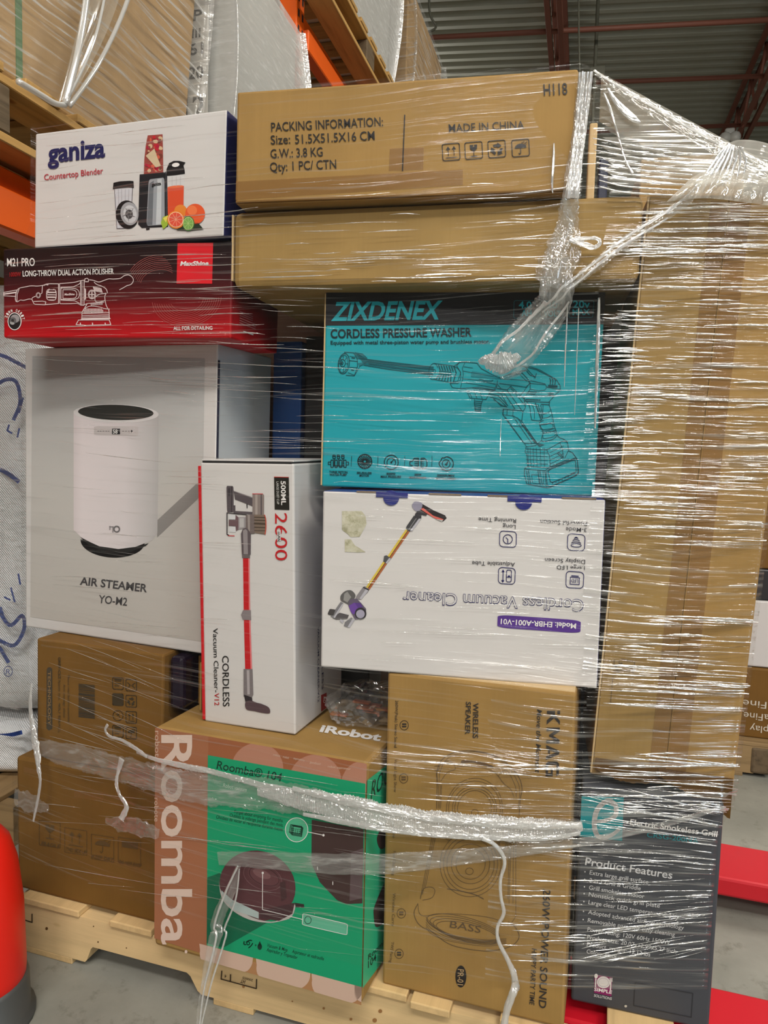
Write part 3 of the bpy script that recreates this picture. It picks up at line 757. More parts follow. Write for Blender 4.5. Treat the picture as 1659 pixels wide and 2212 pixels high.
# ======================================================= teal pressure-washer box
TEAL = coated('teal_coated_board', (30, 150, 162))
o, Wd, H, D = mk('teal', 'pressure_washer_box', (TEAL, TEAL, coated('black_board', (30, 30, 32))), 'teal box with a black band and a line drawing of a cordless pressure washer')
a = art(o, 'teal').view(480, 430, 1.8033)
BB = ink(34, 34, 38)
a.poly([(400, 360), (1500, 358), (1490, 488), (398, 493)], BB, 1)
a.end('printed_band', 'black band along the top')
TI = ink(38, 164, 178)
a.text('ZIXDENEX', (424, 473), (860, 467), 68, TI, 0.03, 0.28)
a.end('printed_title', 'teal slanted lettering')
a.rr([(1137, 396), (1220, 396), (1218, 464), (1135, 465)], ink(40, 110, 120), 1, 0.1); a.rr([(1240, 396), (1328, 396), (1326, 464), (1238, 465)], ink(40, 110, 120), 1, 0.1); a.rr([(1352, 396), (1448, 396), (1443, 462), (1350, 463)], ink(40, 110, 120), 1, 0.1)
a.text('4.0', (1155, 426), (1205, 426), 26, TI, 0.02); a.text('AH', (1165, 456), (1205, 456), 22, TI, 0.03)
a.text('20', (1262, 426), (1306, 426), 26, TI, 0.02); a.text('VOLT', (1252, 458), (1320, 458), 22, TI, 0.02)
a.text('20v', (1366, 424), (1432, 424), 27, TI, 0.02); a.text('MAX', (1364, 452), (1432, 451), 21, TI, 0.03)
a.end('printed_ratings', 'three framed teal ratings')
BI = ink(14, 34, 40)
a.text('CORDLESS PRESSURE WASHER', (423, 542), (972, 535), 33, BI, 0.022)
a.text('Equipped with metal three-piston water pump and brushless motor.', (423, 567), (1043, 562), 14, BI, 0.016)
a.end('printed_subtitle', 'black lettering')
LI = ink(12, 70, 80)
a.view(690, 730, 5.352)
l = lambda pts, w=1.0, c=False: a.line(pts, LI, w, 2, c)
a.ring(283, 298, 64, 118, LI, 1.6, 2, 8); a.ring(278, 300, 52, 100, LI, 1, 2, 8); a.ring(270, 292, 30, 42, LI, 1.4, 2); a.ring(262, 292, 12, 18, LI, 1.4, 2); a.ell(258, 292, 7, 10, LI, 2)
for t in range(0, 360, 45): a.line([(278 + 32 * math.cos(math.radians(t)), 298 + 58 * math.sin(math.radians(t))), (278 + 50 * math.cos(math.radians(t)), 298 + 95 * math.sin(math.radians(t)))], LI, 1.2, 2)
l([(300, 180), (290, 165), (400, 172), (440, 250), (442, 330), (405, 438), (310, 432)], 1.3)
l([(345, 262), (440, 272)], 1.4); l([(350, 212), (415, 222)], 1); l([(350, 340), (440, 345)], 1.2); l([(375, 230), (410, 236)], 2); l([(370, 370), (400, 374)], 2); l([(330, 400), (405, 430)], 1)
a.poly([(410, 170), (500, 186), (552, 236), (470, 246), (440, 240)], ink(24, 104, 114), 2); a.poly([(445, 290), (545, 282), (525, 312), (465, 328)], ink(30, 110, 120), 2)
for k in range(5): l([(420 + 10 * k, 178 + 4 * k), (470 + 18 * k, 244)], 0.9)
l([(410, 170), (500, 186), (552, 236)], 1.3); l([(545, 282), (470, 326), (405, 438)], 1)
for i, (ya, yb) in enumerate(((236, 338), (250, 352), (262, 364), (274, 376), (286, 392), (300, 406), (314, 428))):
    l([(470 + i * 8, ya + 2), (800, ya + (yb - ya) * 0.42), (1320, yb)], 1.6 if i in (0, 6) else 0.9)
a.poly([(560, 262), (1320, 352), (1320, 372), (560, 276)], ink(20, 104, 116), 1); a.poly([(570, 292), (1320, 398), (1310, 425), (570, 305)], ink(16, 96, 108), 1)
a.ring(1318, 388, 52, 94, LI, 1.2, 2, 6, 30, 60, 330); a.ring(1330, 385, 14, 20, LI, 1, 2)
l([(1330, 294), (1540, 322), (1600, 350), (1635, 400), (1600, 500), (1520, 515), (1330, 480)], 1.2)
for k in range(6):
    l([(1378 + 30 * k, 312 + 4 * k), (1398 + 30 * k, 372 + 3 * k)], 2.2); l([(1382 + 28 * k, 425 + 2 * k), (1348 + 34 * k, 480 + 5 * k)], 2.2)
l([(1390, 382), (1525, 398), (1520, 425), (1385, 412)], 1.2, True); l([(1555, 330), (1582, 400), (1550, 505)], 2.2)
a.view(960, 740, 4.879)
l([(100, 250), (160, 208), (220, 205), (345, 218), (390, 275), (545, 360), (600, 372), (660, 345), (690, 330), (850, 290)], 1.3)
l([(160, 208), (130, 245), (170, 310), (175, 380), (145, 430), (60, 430), (85, 475), (160, 485), (300, 475), (360, 470), (530, 500), (545, 450)], 1.2)
l([(220, 205), (190, 270), (200, 330), (190, 400), (170, 480)], 1); l([(200, 300), (440, 345), (520, 360)], 1); l([(190, 380), (340, 395), (545, 440)], 1); l([(200, 420), (330, 440), (540, 480)], 1); l([(205, 255), (300, 268)], 1); l([(365, 385), (400, 390), (420, 402), (500, 405), (515, 395)], 1.2)
a.poly([(290, 300), (560, 345), (560, 385), (280, 360)], ink(22, 122, 134), 1)
l([(230, 495), (270, 585), (440, 600), (480, 520), (540, 500)], 1.2); l([(250, 500), (290, 580)], 1); l([(310, 500), (345, 590)], 1); l([(370, 505), (400, 595)], 1); l([(300, 478), (420, 495), (530, 502)], 1.4)
l([(318, 595), (316, 640), (330, 720), (380, 725), (385, 660), (405, 605)], 1.2)
for y in (615, 635, 655, 675, 695, 712): l([(318, y), (396 - (y - 600) * 0.1, y + 8)], 1.4)
l([(480, 570), (580, 600), (660, 680), (620, 670), (520, 600)], 1.2); l([(520, 590), (600, 670), (640, 668)], 1); l([(475, 540), (570, 560), (670, 665)], 1.4); l([(545, 520), (600, 540), (655, 640)], 1)
l([(560, 400), (550, 480), (660, 500), (700, 460), (800, 560), (900, 430), (860, 470), (580, 430)], 1.2); l([(560, 440), (600, 490)], 1); l([(660, 500), (820, 720)], 1.2); l([(615, 510), (745, 700)], 1.2); l([(700, 480), (850, 660)], 1); l([(560, 380), (650, 385), (880, 400), (905, 430)], 1)
l([(660, 345), (820, 320), (880, 385), (905, 425), (905, 490), (840, 590), (800, 560)], 1.3); l([(690, 330), (860, 290), (905, 345), (960, 360), (970, 325)], 1.4); l([(640, 375), (790, 330), (870, 410)], 1)
l([(750, 228), (850, 255), (970, 285), (1100, 350), (1180, 390), (1220, 455), (1222, 500), (1160, 560), (1100, 628)], 1.4); l([(850, 255), (960, 375)], 1.2); l([(880, 245), (1000, 285), (1140, 365)], 1); l([(905, 400), (1060, 435), (1080, 470), (1220, 495)], 1.2); l([(905, 430), (1060, 445)], 1); l([(905, 490), (990, 510), (1060, 500), (1080, 470)], 1); l([(880, 540), (950, 545), (970, 520), (880, 515)], 1.2)
for y in (452, 466, 530, 550): l([(1095, y), (1190 if y < 500 else 1150, y + 4)], 2.2)
for x in (1110, 1135, 1160): l([(x, 375), (x + 10, 400), (x + 5, 440)], 2)
l([(840, 590), (860, 620), (1110, 630), (1105, 655), (1020, 650)], 1.6); l([(900, 545), (1060, 560), (1160, 560)], 1); l([(860, 600), (1010, 605)], 2.2)
l([(840, 590), (855, 680), (835, 720), (620, 700), (615, 760), (840, 1060), (930, 1065), (970, 1050), (815, 830), (830, 720)], 1.3)
l([(730, 700), (720, 770), (920, 1060)], 1.1); l([(620, 760), (735, 775), (820, 830)], 1.1); l([(720, 880), (830, 885)], 1); l([(640, 780), (870, 1100)], 1); l([(815, 860), (970, 1060)], 2.4); l([(840, 870), (985, 1070)], 1); l([(625, 705), (618, 765)], 1); l([(665, 705), (660, 765)], 1); l([(770, 790), (960, 1070)], 1)
l(cr([(865, 620), (900, 680), (910, 760), (920, 815)], 5), 1.3); l(cr([(915, 640), (945, 700), (950, 800)], 5), 1); l([(920, 815), (990, 825), (1015, 820), (1035, 800), (1040, 660)], 1.3)
l([(960, 640), (1020, 810)], 2.4); l([(985, 650), (1035, 800)], 1.4); l([(1015, 660), (1030, 740)], 1.4)
l(cr([(1105, 660), (1130, 740), (1160, 880), (1185, 970), (1140, 1020), (1040, 1040), (1025, 1010), (1040, 940), (1000, 850), (1045, 820)], 6), 1.3)
for y, x0, x1 in ((740, 1035, 1110), (785, 1040, 1125), (855, 1010, 1140), (920, 1025, 1160), (940, 1035, 1170)): l(cr([(x0, y + 12), ((x0 + x1) / 2, y + 6), (x1, y - 18)], 5), 1)
l(rrect([(1005, 862), (1140, 848), (1150, 905), (1015, 920)], 0.3), 1, True); l(rrect([(1035, 950), (1165, 930), (1172, 985), (1040, 1020)], 0.3), 1, True)
l([(1185, 970), (1210, 1000), (1260, 1020), (1295, 1045), (1310, 1130), (1270, 1215)], 1.4); l([(1025, 1030), (960, 1085), (860, 1100), (850, 1150), (870, 1180), (880, 1300), (1090, 1320), (1310, 1225)], 1.2)
a.poly([(960, 1055), (1060, 1075), (1000, 1100)], ink(14, 80, 90), 2)
l([(860, 1120), (1080, 1130), (1240, 1040), (1290, 1050)], 1.2); l([(1080, 1130), (1110, 1200), (1115, 1310)], 1.2); l([(1220, 1060), (1245, 1120), (1255, 1220)], 1.2)
for x in (880, 905, 935, 970, 1010, 1050): l([(x, 1110), (x + 8, 1310)], 0.9)
for y in (1150, 1190, 1230, 1270): l([(860, y), (1090, y + 12)], 0.9); l([(1110, y + 10), (1255, y - 60)], 0.9)
l([(1190, 1165), (1210, 1160), (1250, 1205), (1235, 1210)], 1.3, True)
l([(880, 1300), (845, 1330), (845, 1400), (870, 1490), (1090, 1530), (1130, 1520), (1390, 1400), (1415, 1370), (1400, 1230), (1350, 1160), (1310, 1140)], 1.6); l([(845, 1330), (1060, 1350), (1100, 1320), (1390, 1210)], 1.3); l([(1060, 1350), (1075, 1520)], 1.3); l([(1040, 1350), (1050, 1515)], 1.1)
l(rrect([(1090, 1345), (1380, 1230), (1390, 1370), (1120, 1480)], 0.14), 1.4, True); l(rrect([(1068, 1350), (1398, 1212), (1412, 1385), (1090, 1530)], 0.14), 1.2, True)
for x, y in ((1140, 1490), (1205, 1465), (1270, 1430), (1330, 1400)): l([(x, y), (x + 5, y - 20), (x + 35, y - 32), (x + 38, y - 14)], 1.3)
for x in (865, 885, 985, 1005): l([(x, 1345), (x + 28, 1500)], 1.5)
l([(920, 1390), (990, 1395), (1000, 1490), (930, 1480)], 1, True)
a.end('printed_drawing', 'line drawing of a pressure washer gun')
a.view(690, 970, 5.184)
K = lambda pts, w=1.3, c=False: a.line(pts, BI, w, 3, c)
for x in (130, 175, 225, 275): K(rrect([(x, 122), (x + 26, 124), (x + 26, 206), (x, 204)], 0.2), 1.5, True)
for x in (152, 200, 250): K(rrect([(x, 66), (x + 28, 68), (x + 28, 108), (x, 106)], 0.2), 1.5, True); K([(x + 14, 108), (x + 14, 185)], 1.5); K([(x, 82), (x + 28, 83)], 1.5)
K([(128, 145), (100, 145), (100, 172), (128, 172)], 1.4); K([(302, 145), (328, 145), (328, 178), (302, 178)], 1.4); K([(155, 185), (280, 190)], 1.6)
a.ring(510, 138, 78, 78, BI, 2.2, 3)
for t in range(0, 360, 18): K([(510 + 22 * math.cos(math.radians(t)), 138 + 22 * math.sin(math.radians(t))), (510 + 70 * math.cos(math.radians(t)), 138 + 70 * math.sin(math.radians(t)))], 1.7)
a.ring(510, 138, 18, 18, BI, 1.5, 3)
a.ring(806, 148, 78, 80, BI, 1.8, 3); a.ring(806, 150, 48, 50, BI, 1.6, 3, 0, 30, 140, 400); K([(806, 150), (838, 112)], 1.8); a.ell(806, 150, 11, 12, BI, 3)
K([(1015, 138), (1040, 138), (1065, 102), (1110, 102), (1112, 218), (1060, 216), (1038, 182), (1015, 180)], 1.8, True); K([(1140, 102), (1175, 102), (1205, 130), (1205, 190), (1178, 218), (1138, 218)], 1.8, True)
for y in (120, 138, 158, 178, 198): K([(1065, y), (1105, y)], 1.3); K([(1145, y), (1172, y)], 1.3)
a.ring(1425, 165, 76, 78, BI, 1.8, 3, 0, 30, -95, 100); a.ring(1420, 165, 44, 46, BI, 1.5, 3); K([(1440, 140), (1410, 172), (1425, 182)], 1.6, True)
K(cr([(1425, 85), (1395, 100), (1375, 98), (1362, 128), (1342, 150), (1345, 180), (1362, 200), (1375, 230), (1400, 232), (1418, 248)], 4), 1.8)
for x in (362, 658, 958, 1263): K([(x, 80), (x - 4, 195)], 1.0)
T = lambda s_, x0, x1, y, dy: a.text(s_, (x0, y), (x1, y + dy), 24, BI, 0.025)
T('THREE PISTON', 110, 316, 268, 4); T('WATER PUMP', 114, 308, 298, 3); T('BRUSHLESS', 422, 586, 278, 4); T('MOTOR', 450, 558, 308, 3)
T('800PSI', 752, 850, 288, 2); T('MAX PRESSURE', 688, 916, 320, 4); T('380W', 1064, 1144, 298, 2); T('MAX POWER', 1008, 1200, 330, 4); T('20000R/MIN', 1316, 1510, 306, 3); T('MOTOR SPEED', 1302, 1524, 340, 4)
a.end('printed_feature_symbols', 'five symbols with small captions')
part(o, 'left_edge', EDGE, lambda bm: bx(bm, -0.0018, 0.0006, -0.0003, 0.004, 0.002, H - 0.002, 0.0005))

# ======================================================= white stick-vacuum box lying upside down
BLUE = coated('blue_coated_board', (36, 44, 118))
o, Wd, H, D = mk('vac', 'stick_vacuum_box', (WHITE, BLUE, BLUE), 'white box with upside down print and an orange stick vacuum, under the teal box')
a = art(o, 'vac').view(660, 1020, 2.4397)
NV = ink(30, 30, 92); PUR = ink(84, 52, 134)
a.text('Cordless Vacuum Cleaner', (1467, 672), (513, 628), 62, NV, 0.022, 0, 3)
a.text('Cordless Vacuum Cleaner', (1463, 672), (517, 628), 60, WHITE, -0.006, 0, 4)
a.end('printed_title', 'outlined navy lettering, upside down')
a.poly(rrect([(1013, 750), (1451, 780), (1448, 849), (1010, 818)], 0.16), PUR, 2)
a.text('Model: EHBR-A001-V01', (1426, 797), (1030, 772), 27, WHT, 0.014)
a.end('printed_model_badge', 'purple badge with white lettering, upside down')
def boxed(q): a.rr(q, NV, 1.6, 0.22)
boxed([(1024, 308), (1112, 314), (1110, 396), (1022, 392)]); boxed([(1382, 323), (1474, 330), (1470, 415), (1380, 410)]); boxed([(1018, 500), (1106, 507), (1103, 590), (1016, 586)]); boxed([(1374, 520), (1467, 528), (1463, 612), (1372, 608)])
a.ring(1066, 353, 24, 24, NV, 1.6); a.line([(1066, 372), (1066, 353), (1056, 344)], NV, 1.8)
for k, (w, y) in enumerate(((27, 385), (24, 374), (17, 362), (9, 350))): a.ring(1426, y, w, 9 if k == 0 else 7, NV, 1.6, 3, 2, 24, 0 if k == 0 else 180, 360)
a.ell(1426, 344, 5, 4, NV, 3)
a.line(rrect([(1060, 515), (1086, 516), (1084, 578), (1058, 577)], 0.2), NV, 1.6, 3, True); a.line([(1058, 552), (1086, 553)], NV, 1.5); a.ell(1072, 549, 6, 6, NV, 3)
a.line([(1042, 520), (1040, 574)], NV, 1.8); a.poly([(1041, 512), (1050, 526), (1033, 525)], NV, 3); a.poly([(1040, 582), (1048, 569), (1031, 568)], NV, 3)
a.line([(1396, 552), (1444, 556), (1442, 592), (1394, 589)], NV, 1.6, 3, True); a.line([(1402, 545), (1438, 548)], NV, 2); a.text('LED', (1437, 564), (1401, 561), 18, NV, 0.01)
t = lambda s_, x0, x1, y0, y1: a.text(s_, (x0, y0), (x1, y1), 21, ink(36, 34, 44), 0.002)
t('Long', 1108, 1040, 278, 274); t('Running Time', 1110, 912, 246, 238); t('3-Mode', 1482, 1372, 294, 290); t('Powerful Suction', 1484, 1238, 262, 250)
t('Adjustable Tube', 1104, 878, 476, 468); t('Large LED', 1472, 1324, 494, 490); t('Display Screen', 1474, 1262, 462, 452)
a.end('printed_features', 'four framed symbols with captions, upside down')
def stain():
    m, n, l_, b = newmat('glue_stain')
    nz = tex(n, l_, 60, 5, 0.7)
    r = ramp(n, l_, nz.outputs['Fac'], [(0.35, srgb(150, 146, 118)), (0.5, srgb(186, 182, 158)), (0.65, srgb(206, 202, 186))])
    l_.new(r.outputs['Color'], b.inputs['Base Color']); b.inputs['Roughness'].default_value = 0.6
    return m
STAIN = stain()
a.view(700, 1070, 5.925)
a.poly([(230, 202), (480, 200), (530, 260), (545, 360), (520, 420), (455, 530), (340, 534), (310, 500), (230, 440)], STAIN, 1)
a.poly([(266, 562), (345, 562), (395, 640), (440, 665), (535, 726), (430, 730), (266, 722)], STAIN, 1)
a.end('glue_residue', 'brownish torn tape residue')
G0 = ink(58, 56, 60); G1 = ink(120, 118, 122); G2 = ink(176, 174, 182)
a.poly(cr([(1128, 120), (1160, 80), (1215, 80), (1260, 110), (1240, 180), (1180, 200), (1135, 160)], 4, True), ink(142, 138, 156), 3)
a.poly([(1215, 84), (1260, 110), (1400, 190), (1550, 255), (1570, 290), (1525, 335), (1450, 310), (1230, 190), (1255, 140)], ink(44, 38, 40), 2)
a.poly([(1235, 175), (1270, 160), (1400, 260), (1530, 305), (1515, 330), (1400, 285)], ink(206, 96, 86), 3); a.poly([(1420, 300), (1525, 315), (1510, 337)], ink(176, 172, 168), 4)
a.poly([(1165, 240), (1190, 205), (1230, 200), (1320, 240), (1310, 262), (1250, 250), (1240, 300), (1160, 290)], G0, 4)
a.poly([(1150, 260), (1250, 285), (1220, 330), (1100, 465), (1045, 430), (1060, 390)], ink(64, 64, 66), 3); a.poly([(1220, 290), (1250, 290), (1130, 460), (1100, 452)], G2, 4); a.line([(1190, 280), (1090, 430)], ink(130, 128, 132), 1.5, 4)
OR = ink(166, 96, 56); YE = ink(212, 184, 74); BRN = ink(84, 50, 34)
for (p, q_) in (((1070, 450), (835, 795)), ((780, 862), (560, 1190))):
    dx, dy = q_[0] - p[0], q_[1] - p[1]; LL = math.hypot(dx, dy); nx, ny = -dy / LL, dx / LL
    for c0, c1, m_ in ((-28, -2, YE), (-2, 6, BRN), (6, 30, OR)):
        a.poly([(p[0] - nx * c0, p[1] - ny * c0), (q_[0] - nx * c0, q_[1] - ny * c0), (q_[0] - nx * c1, q_[1] - ny * c1), (p[0] - nx * c1, p[1] - ny * c1)], m_, 2)
a.poly([(770, 775), (800, 765), (860, 805), (800, 872), (760, 845)], ink(76, 76, 78), 4); a.poly([(835, 800), (860, 808), (805, 872), (790, 860)], G2, 5)
a.poly([(520, 1160), (580, 1200), (565, 1235), (470, 1330), (400, 1330), (420, 1280), (495, 1180)], ink(132, 128, 132), 3); a.poly([(540, 1190), (570, 1215), (480, 1330), (455, 1320)], G2, 4); a.line([(505, 1175), (575, 1210)], BLK, 2, 5)
a.poly(cr([(215, 1280), (270, 1225), (340, 1212), (390, 1250), (400, 1300), (330, 1390), (260, 1370), (215, 1340)], 4, True), ink(92, 90, 90), 3); a.poly([(260, 1260), (300, 1230), (350, 1300), (300, 1370), (250, 1340)], ink(140, 138, 136), 4)
a.poly([(330, 1330), (420, 1320), (480, 1380), (540, 1450), (540, 1520), (480, 1580), (400, 1590), (340, 1480), (310, 1400)], ink(96, 86, 104), 4)
a.poly([(320, 1410), (390, 1370), (450, 1420), (430, 1500), (370, 1520), (340, 1480)], ink(104, 70, 150), 5); a.poly([(400, 1370), (470, 1380), (500, 1430), (440, 1440)], ink(88, 60, 130), 6)
a.ell(470, 1510, 74, 76, ink(48, 46, 50), 6); a.ell(468, 1515, 55, 55, ink(158, 154, 172), 7)
a.poly([(215, 1360), (250, 1380), (130, 1570), (85, 1550), (130, 1480)], G1, 3); a.poly([(235, 1385), (250, 1390), (140, 1570), (120, 1560)], G2, 4)
a.poly(rrect([(75, 1450), (150, 1460), (120, 1540), (45, 1520)], 0.2), ink(70, 66, 66), 4)
a.poly([(200, 1500), (320, 1530), (300, 1580), (160, 1590), (110, 1570)], ink(84, 80, 82), 3); a.poly([(350, 1560), (395, 1590), (320, 1690), (255, 1670), (270, 1620)], G1, 4); a.poly([(370, 1570), (395, 1590), (330, 1690), (300, 1685)], G2, 5); a.poly([(210, 1580), (260, 1600), (240, 1640), (205, 1610)], G2, 4)
a.end('printed_picture', 'picture of an orange stick vacuum with a purple motor')
def lid(bm, x0, x1):
    ps = [a.h(x / 2.4397 + 660, (92 + (x - 88) * 0.03) / 2.4397 + 1020)[0] for x in (x0, x1)]
    bx(bm, ps[0], ps[1], -0.0016, 0.0004, H - 0.0075, H + 0.0012, 0.0006)
    c = (ps[0] + ps[1]) / 2 - 0.001
    t = bmesh.new()
    bmesh.ops.create_cone(t, cap_ends=True, segments=24, radius1=0.0125, radius2=0.0125, depth=0.002)
    for v in t.verts: v.co = Vector((c + v.co.x, -0.0007 + v.co.z, H - 0.0078 + v.co.y * 0.95))
    join(bm, t)
for x0, x1 in ((372, 540), (1065, 1245)): part(o, 'lid_tab', BLUE, lambda bm: lid(bm, x0, x1), 'blue lid tab')
part(o, 'lid_edge', plain('raw_board', (120, 100, 82), 0.8), lambda bm: [bx(bm, x, x + 0.05, -0.0008, 0.003, H - 0.001, H + 0.0015, 0.0004) for x in (0.055, 0.17, 0.26, 0.37)])

# ======================================================= brown speaker carton
o, Wd, H, D = mk('speaker', 'speaker_carton', (KRAFT, KRAFT, KRAFT), 'tall brown carton with a line drawing of a loudspeaker', bevel=0.004)
a = art(o, 'speaker').view(780, 1440, 2.865)
SI = ink(52, 46, 42)
def logo_letter(pts): a.poly(pts, SI, 3)
def brand_letter(y0, w, polys):
    for pg in polys: a.poly([(1150 + t * 82 - (y0 + s_ * w - 288) * 0.02, y0 + s_ * w + 10 * (1 - t) * 0) for s_, t in pg], SI, 3)
brand_letter(272, 88, [[(0.0, 1.0), (0.26, 1.0), (0.24, 0.78), (0.0, 0.78)], [(0.0, 0.62), (0.3, 0.62), (0.72, 1.0), (1.0, 1.0), (0.52, 0.56), (0.98, 0.0), (0.68, 0.0), (0.28, 0.46), (0.22, 0.0), (0.0, 0.0)]])
brand_letter(376, 98, [[(0.0, 0.0), (0.0, 1.0), (0.24, 1.0), (0.52, 0.5), (0.78, 1.0), (1.0, 1.0), (1.0, 0.0), (0.78, 0.0), (0.78, 0.62), (0.56, 0.2), (0.46, 0.2), (0.22, 0.62), (0.22, 0.0)]])
brand_letter(484, 92, [[(0.0, 0.0), (0.38, 1.0), (0.62, 1.0), (1.0, 0.0), (0.76, 0.0), (0.5, 0.74), (0.36, 0.3), (0.6, 0.3), (0.55, 0.14), (0.28, 0.14), (0.24, 0.0)]])
brand_letter(586, 92, [[(1.0, 0.8), (0.86, 1.0), (0.14, 1.0), (0.0, 0.84), (0.0, 0.16), (0.14, 0.0), (1.0, 0.0), (1.0, 0.54), (0.5, 0.54), (0.5, 0.38), (0.78, 0.38), (0.78, 0.18), (0.22, 0.18), (0.22, 0.8)]])
a.end('printed_brand', 'dark lettering reading downwards')
a.text('Move the Moment', (1090, 262), (1078, 655), 30, SI, 0.014, 0.25)
a.end('printed_slogan', 'dark slanted lettering')
a.text('WIRELESS', (694, 224), (692, 442), 32, SI, 0.02); a.text('SPEAKER', (650, 216), (644, 418), 30, SI, 0.02)
a.end('printed_product_name', 'dark lettering reading downwards')
a.text('260W POWER SOUND', (1128, 1372), (1100, 2110), 44, SI, 0.016, 0.15)
a.text('HAPPY PARTY TIME', (1058, 1740), (1042, 2092), 30, SI, 0.012, 0.2)
a.end('printed_slogan', 'dark slanted lettering')
SF = ink(96, 74, 50)
for s_, x0, y0, x1, y1 in (('260W(Peak) Stereo Sound', 214, 208, 206, 500), ('Vocal Light Show', 208, 570, 204, 776), ('Fashion Time', 200, 880, 196, 1060), ('Fast Charging', 200, 1140, 192, 1290), ('Wireless Carry', 198, 1400, 190, 1605), ('TWS Pairing', 188, 1700, 176, 1828)):
    a.text(s_, (x0, y0), (x1, y1), 17, SI if y0 < 300 else SF, 0.002)
for x, y in ((268, 362), (264, 690), (250, 1525), (236, 1775)): a.ring(x, y, 26, 29, SI if y < 500 else SF, 1.2, 3); a.poly(sq(x, y, 26, 24), SI if y in (362, 1775) else SF, 3); a.line([(x - 12, y), (x + 14, y)], KRAFT, 1.2, 4)
a.end('printed_features', 'small lettering and symbols along the left edge')
a.ell(618, 1916, 34, 68, ink(40, 36, 34), 2); a.text('PR-01', (600, 1868), (596, 1968), 36, ink(180, 148, 106), 0.006, 0.1)
a.end('printed_model_badge', 'dark oval badge')
DI = ink(92, 74, 54)
a.view(830, 1590, 4.097)
d = lambda pts, w=0.9: a.line(pts, DI, w, 2)
d(cr([(465, 640), (470, 400), (470, 300), (520, 200), (640, 140), (800, 130), (960, 165), (1100, 250), (1190, 360), (1220, 460), (1205, 560), (1195, 700)], 7), 1.3)
d(cr([(480, 640), (485, 420), (500, 300), (570, 190), (700, 148), (830, 140), (970, 180), (1090, 265), (1170, 380), (1200, 480), (1185, 640)], 7))
for q_ in (500, 510): d([(q_, 430), (q_ - 10, 640)])
d([(448, 265), (488, 262), (485, 300), (450, 305)], 1.1); d([(462, 320), (468, 400)])
d(cr([(490, 260), (560, 220), (610, 240), (630, 290), (560, 320), (500, 400)], 5)); d(cr([(1010, 350), (1060, 305), (1100, 320), (1160, 440), (1170, 540)], 5)); d(cr([(1010, 350), (1060, 420), (1120, 470), (1150, 540)], 5))
a.poly(cr([(680, 225), (700, 212), (800, 218), (900, 240), (965, 265), (955, 278), (880, 258), (780, 235), (690, 238)], 4, True), SF, 2)
d(cr([(640, 270), (760, 265), (880, 280), (960, 310), (1010, 350)], 5))
for rx, ry in ((248, 270), (230, 245), (195, 205), (175, 180), (150, 160)): a.ring(800, 640, rx, ry, DI, 0.9, 2, 8)
a.ring(803, 675, 30, 28, DI, 0.9, 2)
for x0, x1, y0, y1 in ((430, 320, 860, 1440), (445, 340, 860, 1400), (460, 365, 860, 1340), (1165, 1165, 900, 1560), (1145, 1140, 900, 1480), (1125, 1105, 900, 1480), (1110, 1095, 900, 1440)): d([(x0, y0), (x1, y1)])
for rx, ry in ((270, 290), (240, 255), (210, 225), (170, 175), (130, 135)): a.ring(765, 1130, rx, ry, DI, 0.9, 2, 8)
a.ring(755, 1195, 34, 30, DI, 0.9, 2); a.ring(1050, 950, 30, 34, DI, 0.9, 2); a.ring(1050, 950, 45, 50, DI, 0.9, 2); a.ring(575, 880, 36, 40, DI, 0.9, 2)
d(cr([(320, 1440), (350, 1350), (420, 1335), (450, 1370), (420, 1430), (340, 1450)], 5)); d(cr([(560, 1350), (680, 1370), (800, 1400), (880, 1440)], 5), 1.6)
d(cr([(300, 1480), (265, 1560), (290, 1640), (340, 1690), (420, 1730), (560, 1830), (700, 1875), (900, 1900), (1050, 1880), (1150, 1840), (1195, 1770), (1160, 1690), (1100, 1640)], 7), 1.3)
d(cr([(300, 1490), (310, 1560), (360, 1590), (520, 1570), (760, 1580), (960, 1610), (1100, 1660), (1160, 1600), (1165, 1560)], 6))
for k in range(4): a.ring(700 + 12 * k, 1690 + 16 * k, 330 - 16 * k, 92 - 4 * k, DI, 1.0, 2, 14)
a.text('BASS', (580, 1690), (850, 1740), 60, DI, 0.0, 0.0, 3)
for k in range(5): d(cr([(370, 1600 + 22 * k), (430, 1660 + 24 * k), (600, 1760 + 14 * k), (900, 1800 + 14 * k), (1080, 1790 + 10 * k)], 6), 0.8)
a.end('printed_drawing', 'line drawing of a loudspeaker')
part(o, 'top_flap', EDGE, lambda bm: bx(bm, 0.003, Wd - 0.002, 0.004, 0.15, H - 0.001, H + 0.0008, 0.0003))

# ======================================================= dark grey electric-grill box
GREYB = coated('charcoal_board', (66, 68, 74))
o, Wd, H, D = mk('grill', 'grill_box', (GREYB, GREYB, GREYB), 'dark grey box listing grill features in white, under the tall brown carton', bevel=0.004)
a = art(o, 'grill').view(1180, 1560, 3.392)
a.poly([(235, 535), (568, 552), (556, 868), (226, 832)], ink(18, 138, 146), 2)
def stroke(pts, ws, m, layer=3):
    for (p, q_), (w0, w1) in zip(zip(pts, pts[1:]), zip(ws, ws[1:])): a.line([p, q_], m, (w0 + w1) / 2, layer)
epts = cr([(352, 728), (420, 722), (500, 690), (512, 620), (470, 580), (420, 590), (370, 650), (352, 740), (370, 820), (420, 845), (480, 825), (532, 785)], 8)
stroke(epts, [7 + 4 * math.sin(i * PI / len(epts)) for i in range(len(epts))], WHT)
a.end('printed_logo', 'teal square with a white script letter')
a.text('Electric Smokeless Grill', (612, 748), (1250, 838), 40, WHT, 0.02)
a.text('CRSG-200NA', (735, 838), (1113, 886), 34, ink(30, 128, 138), 0.012)
a.end('printed_title', 'white lettering with a teal line')
FT = ink(206, 206, 208)
a.text('Product Features', (283, 1042), (920, 1145), 54, FT, 0.014)
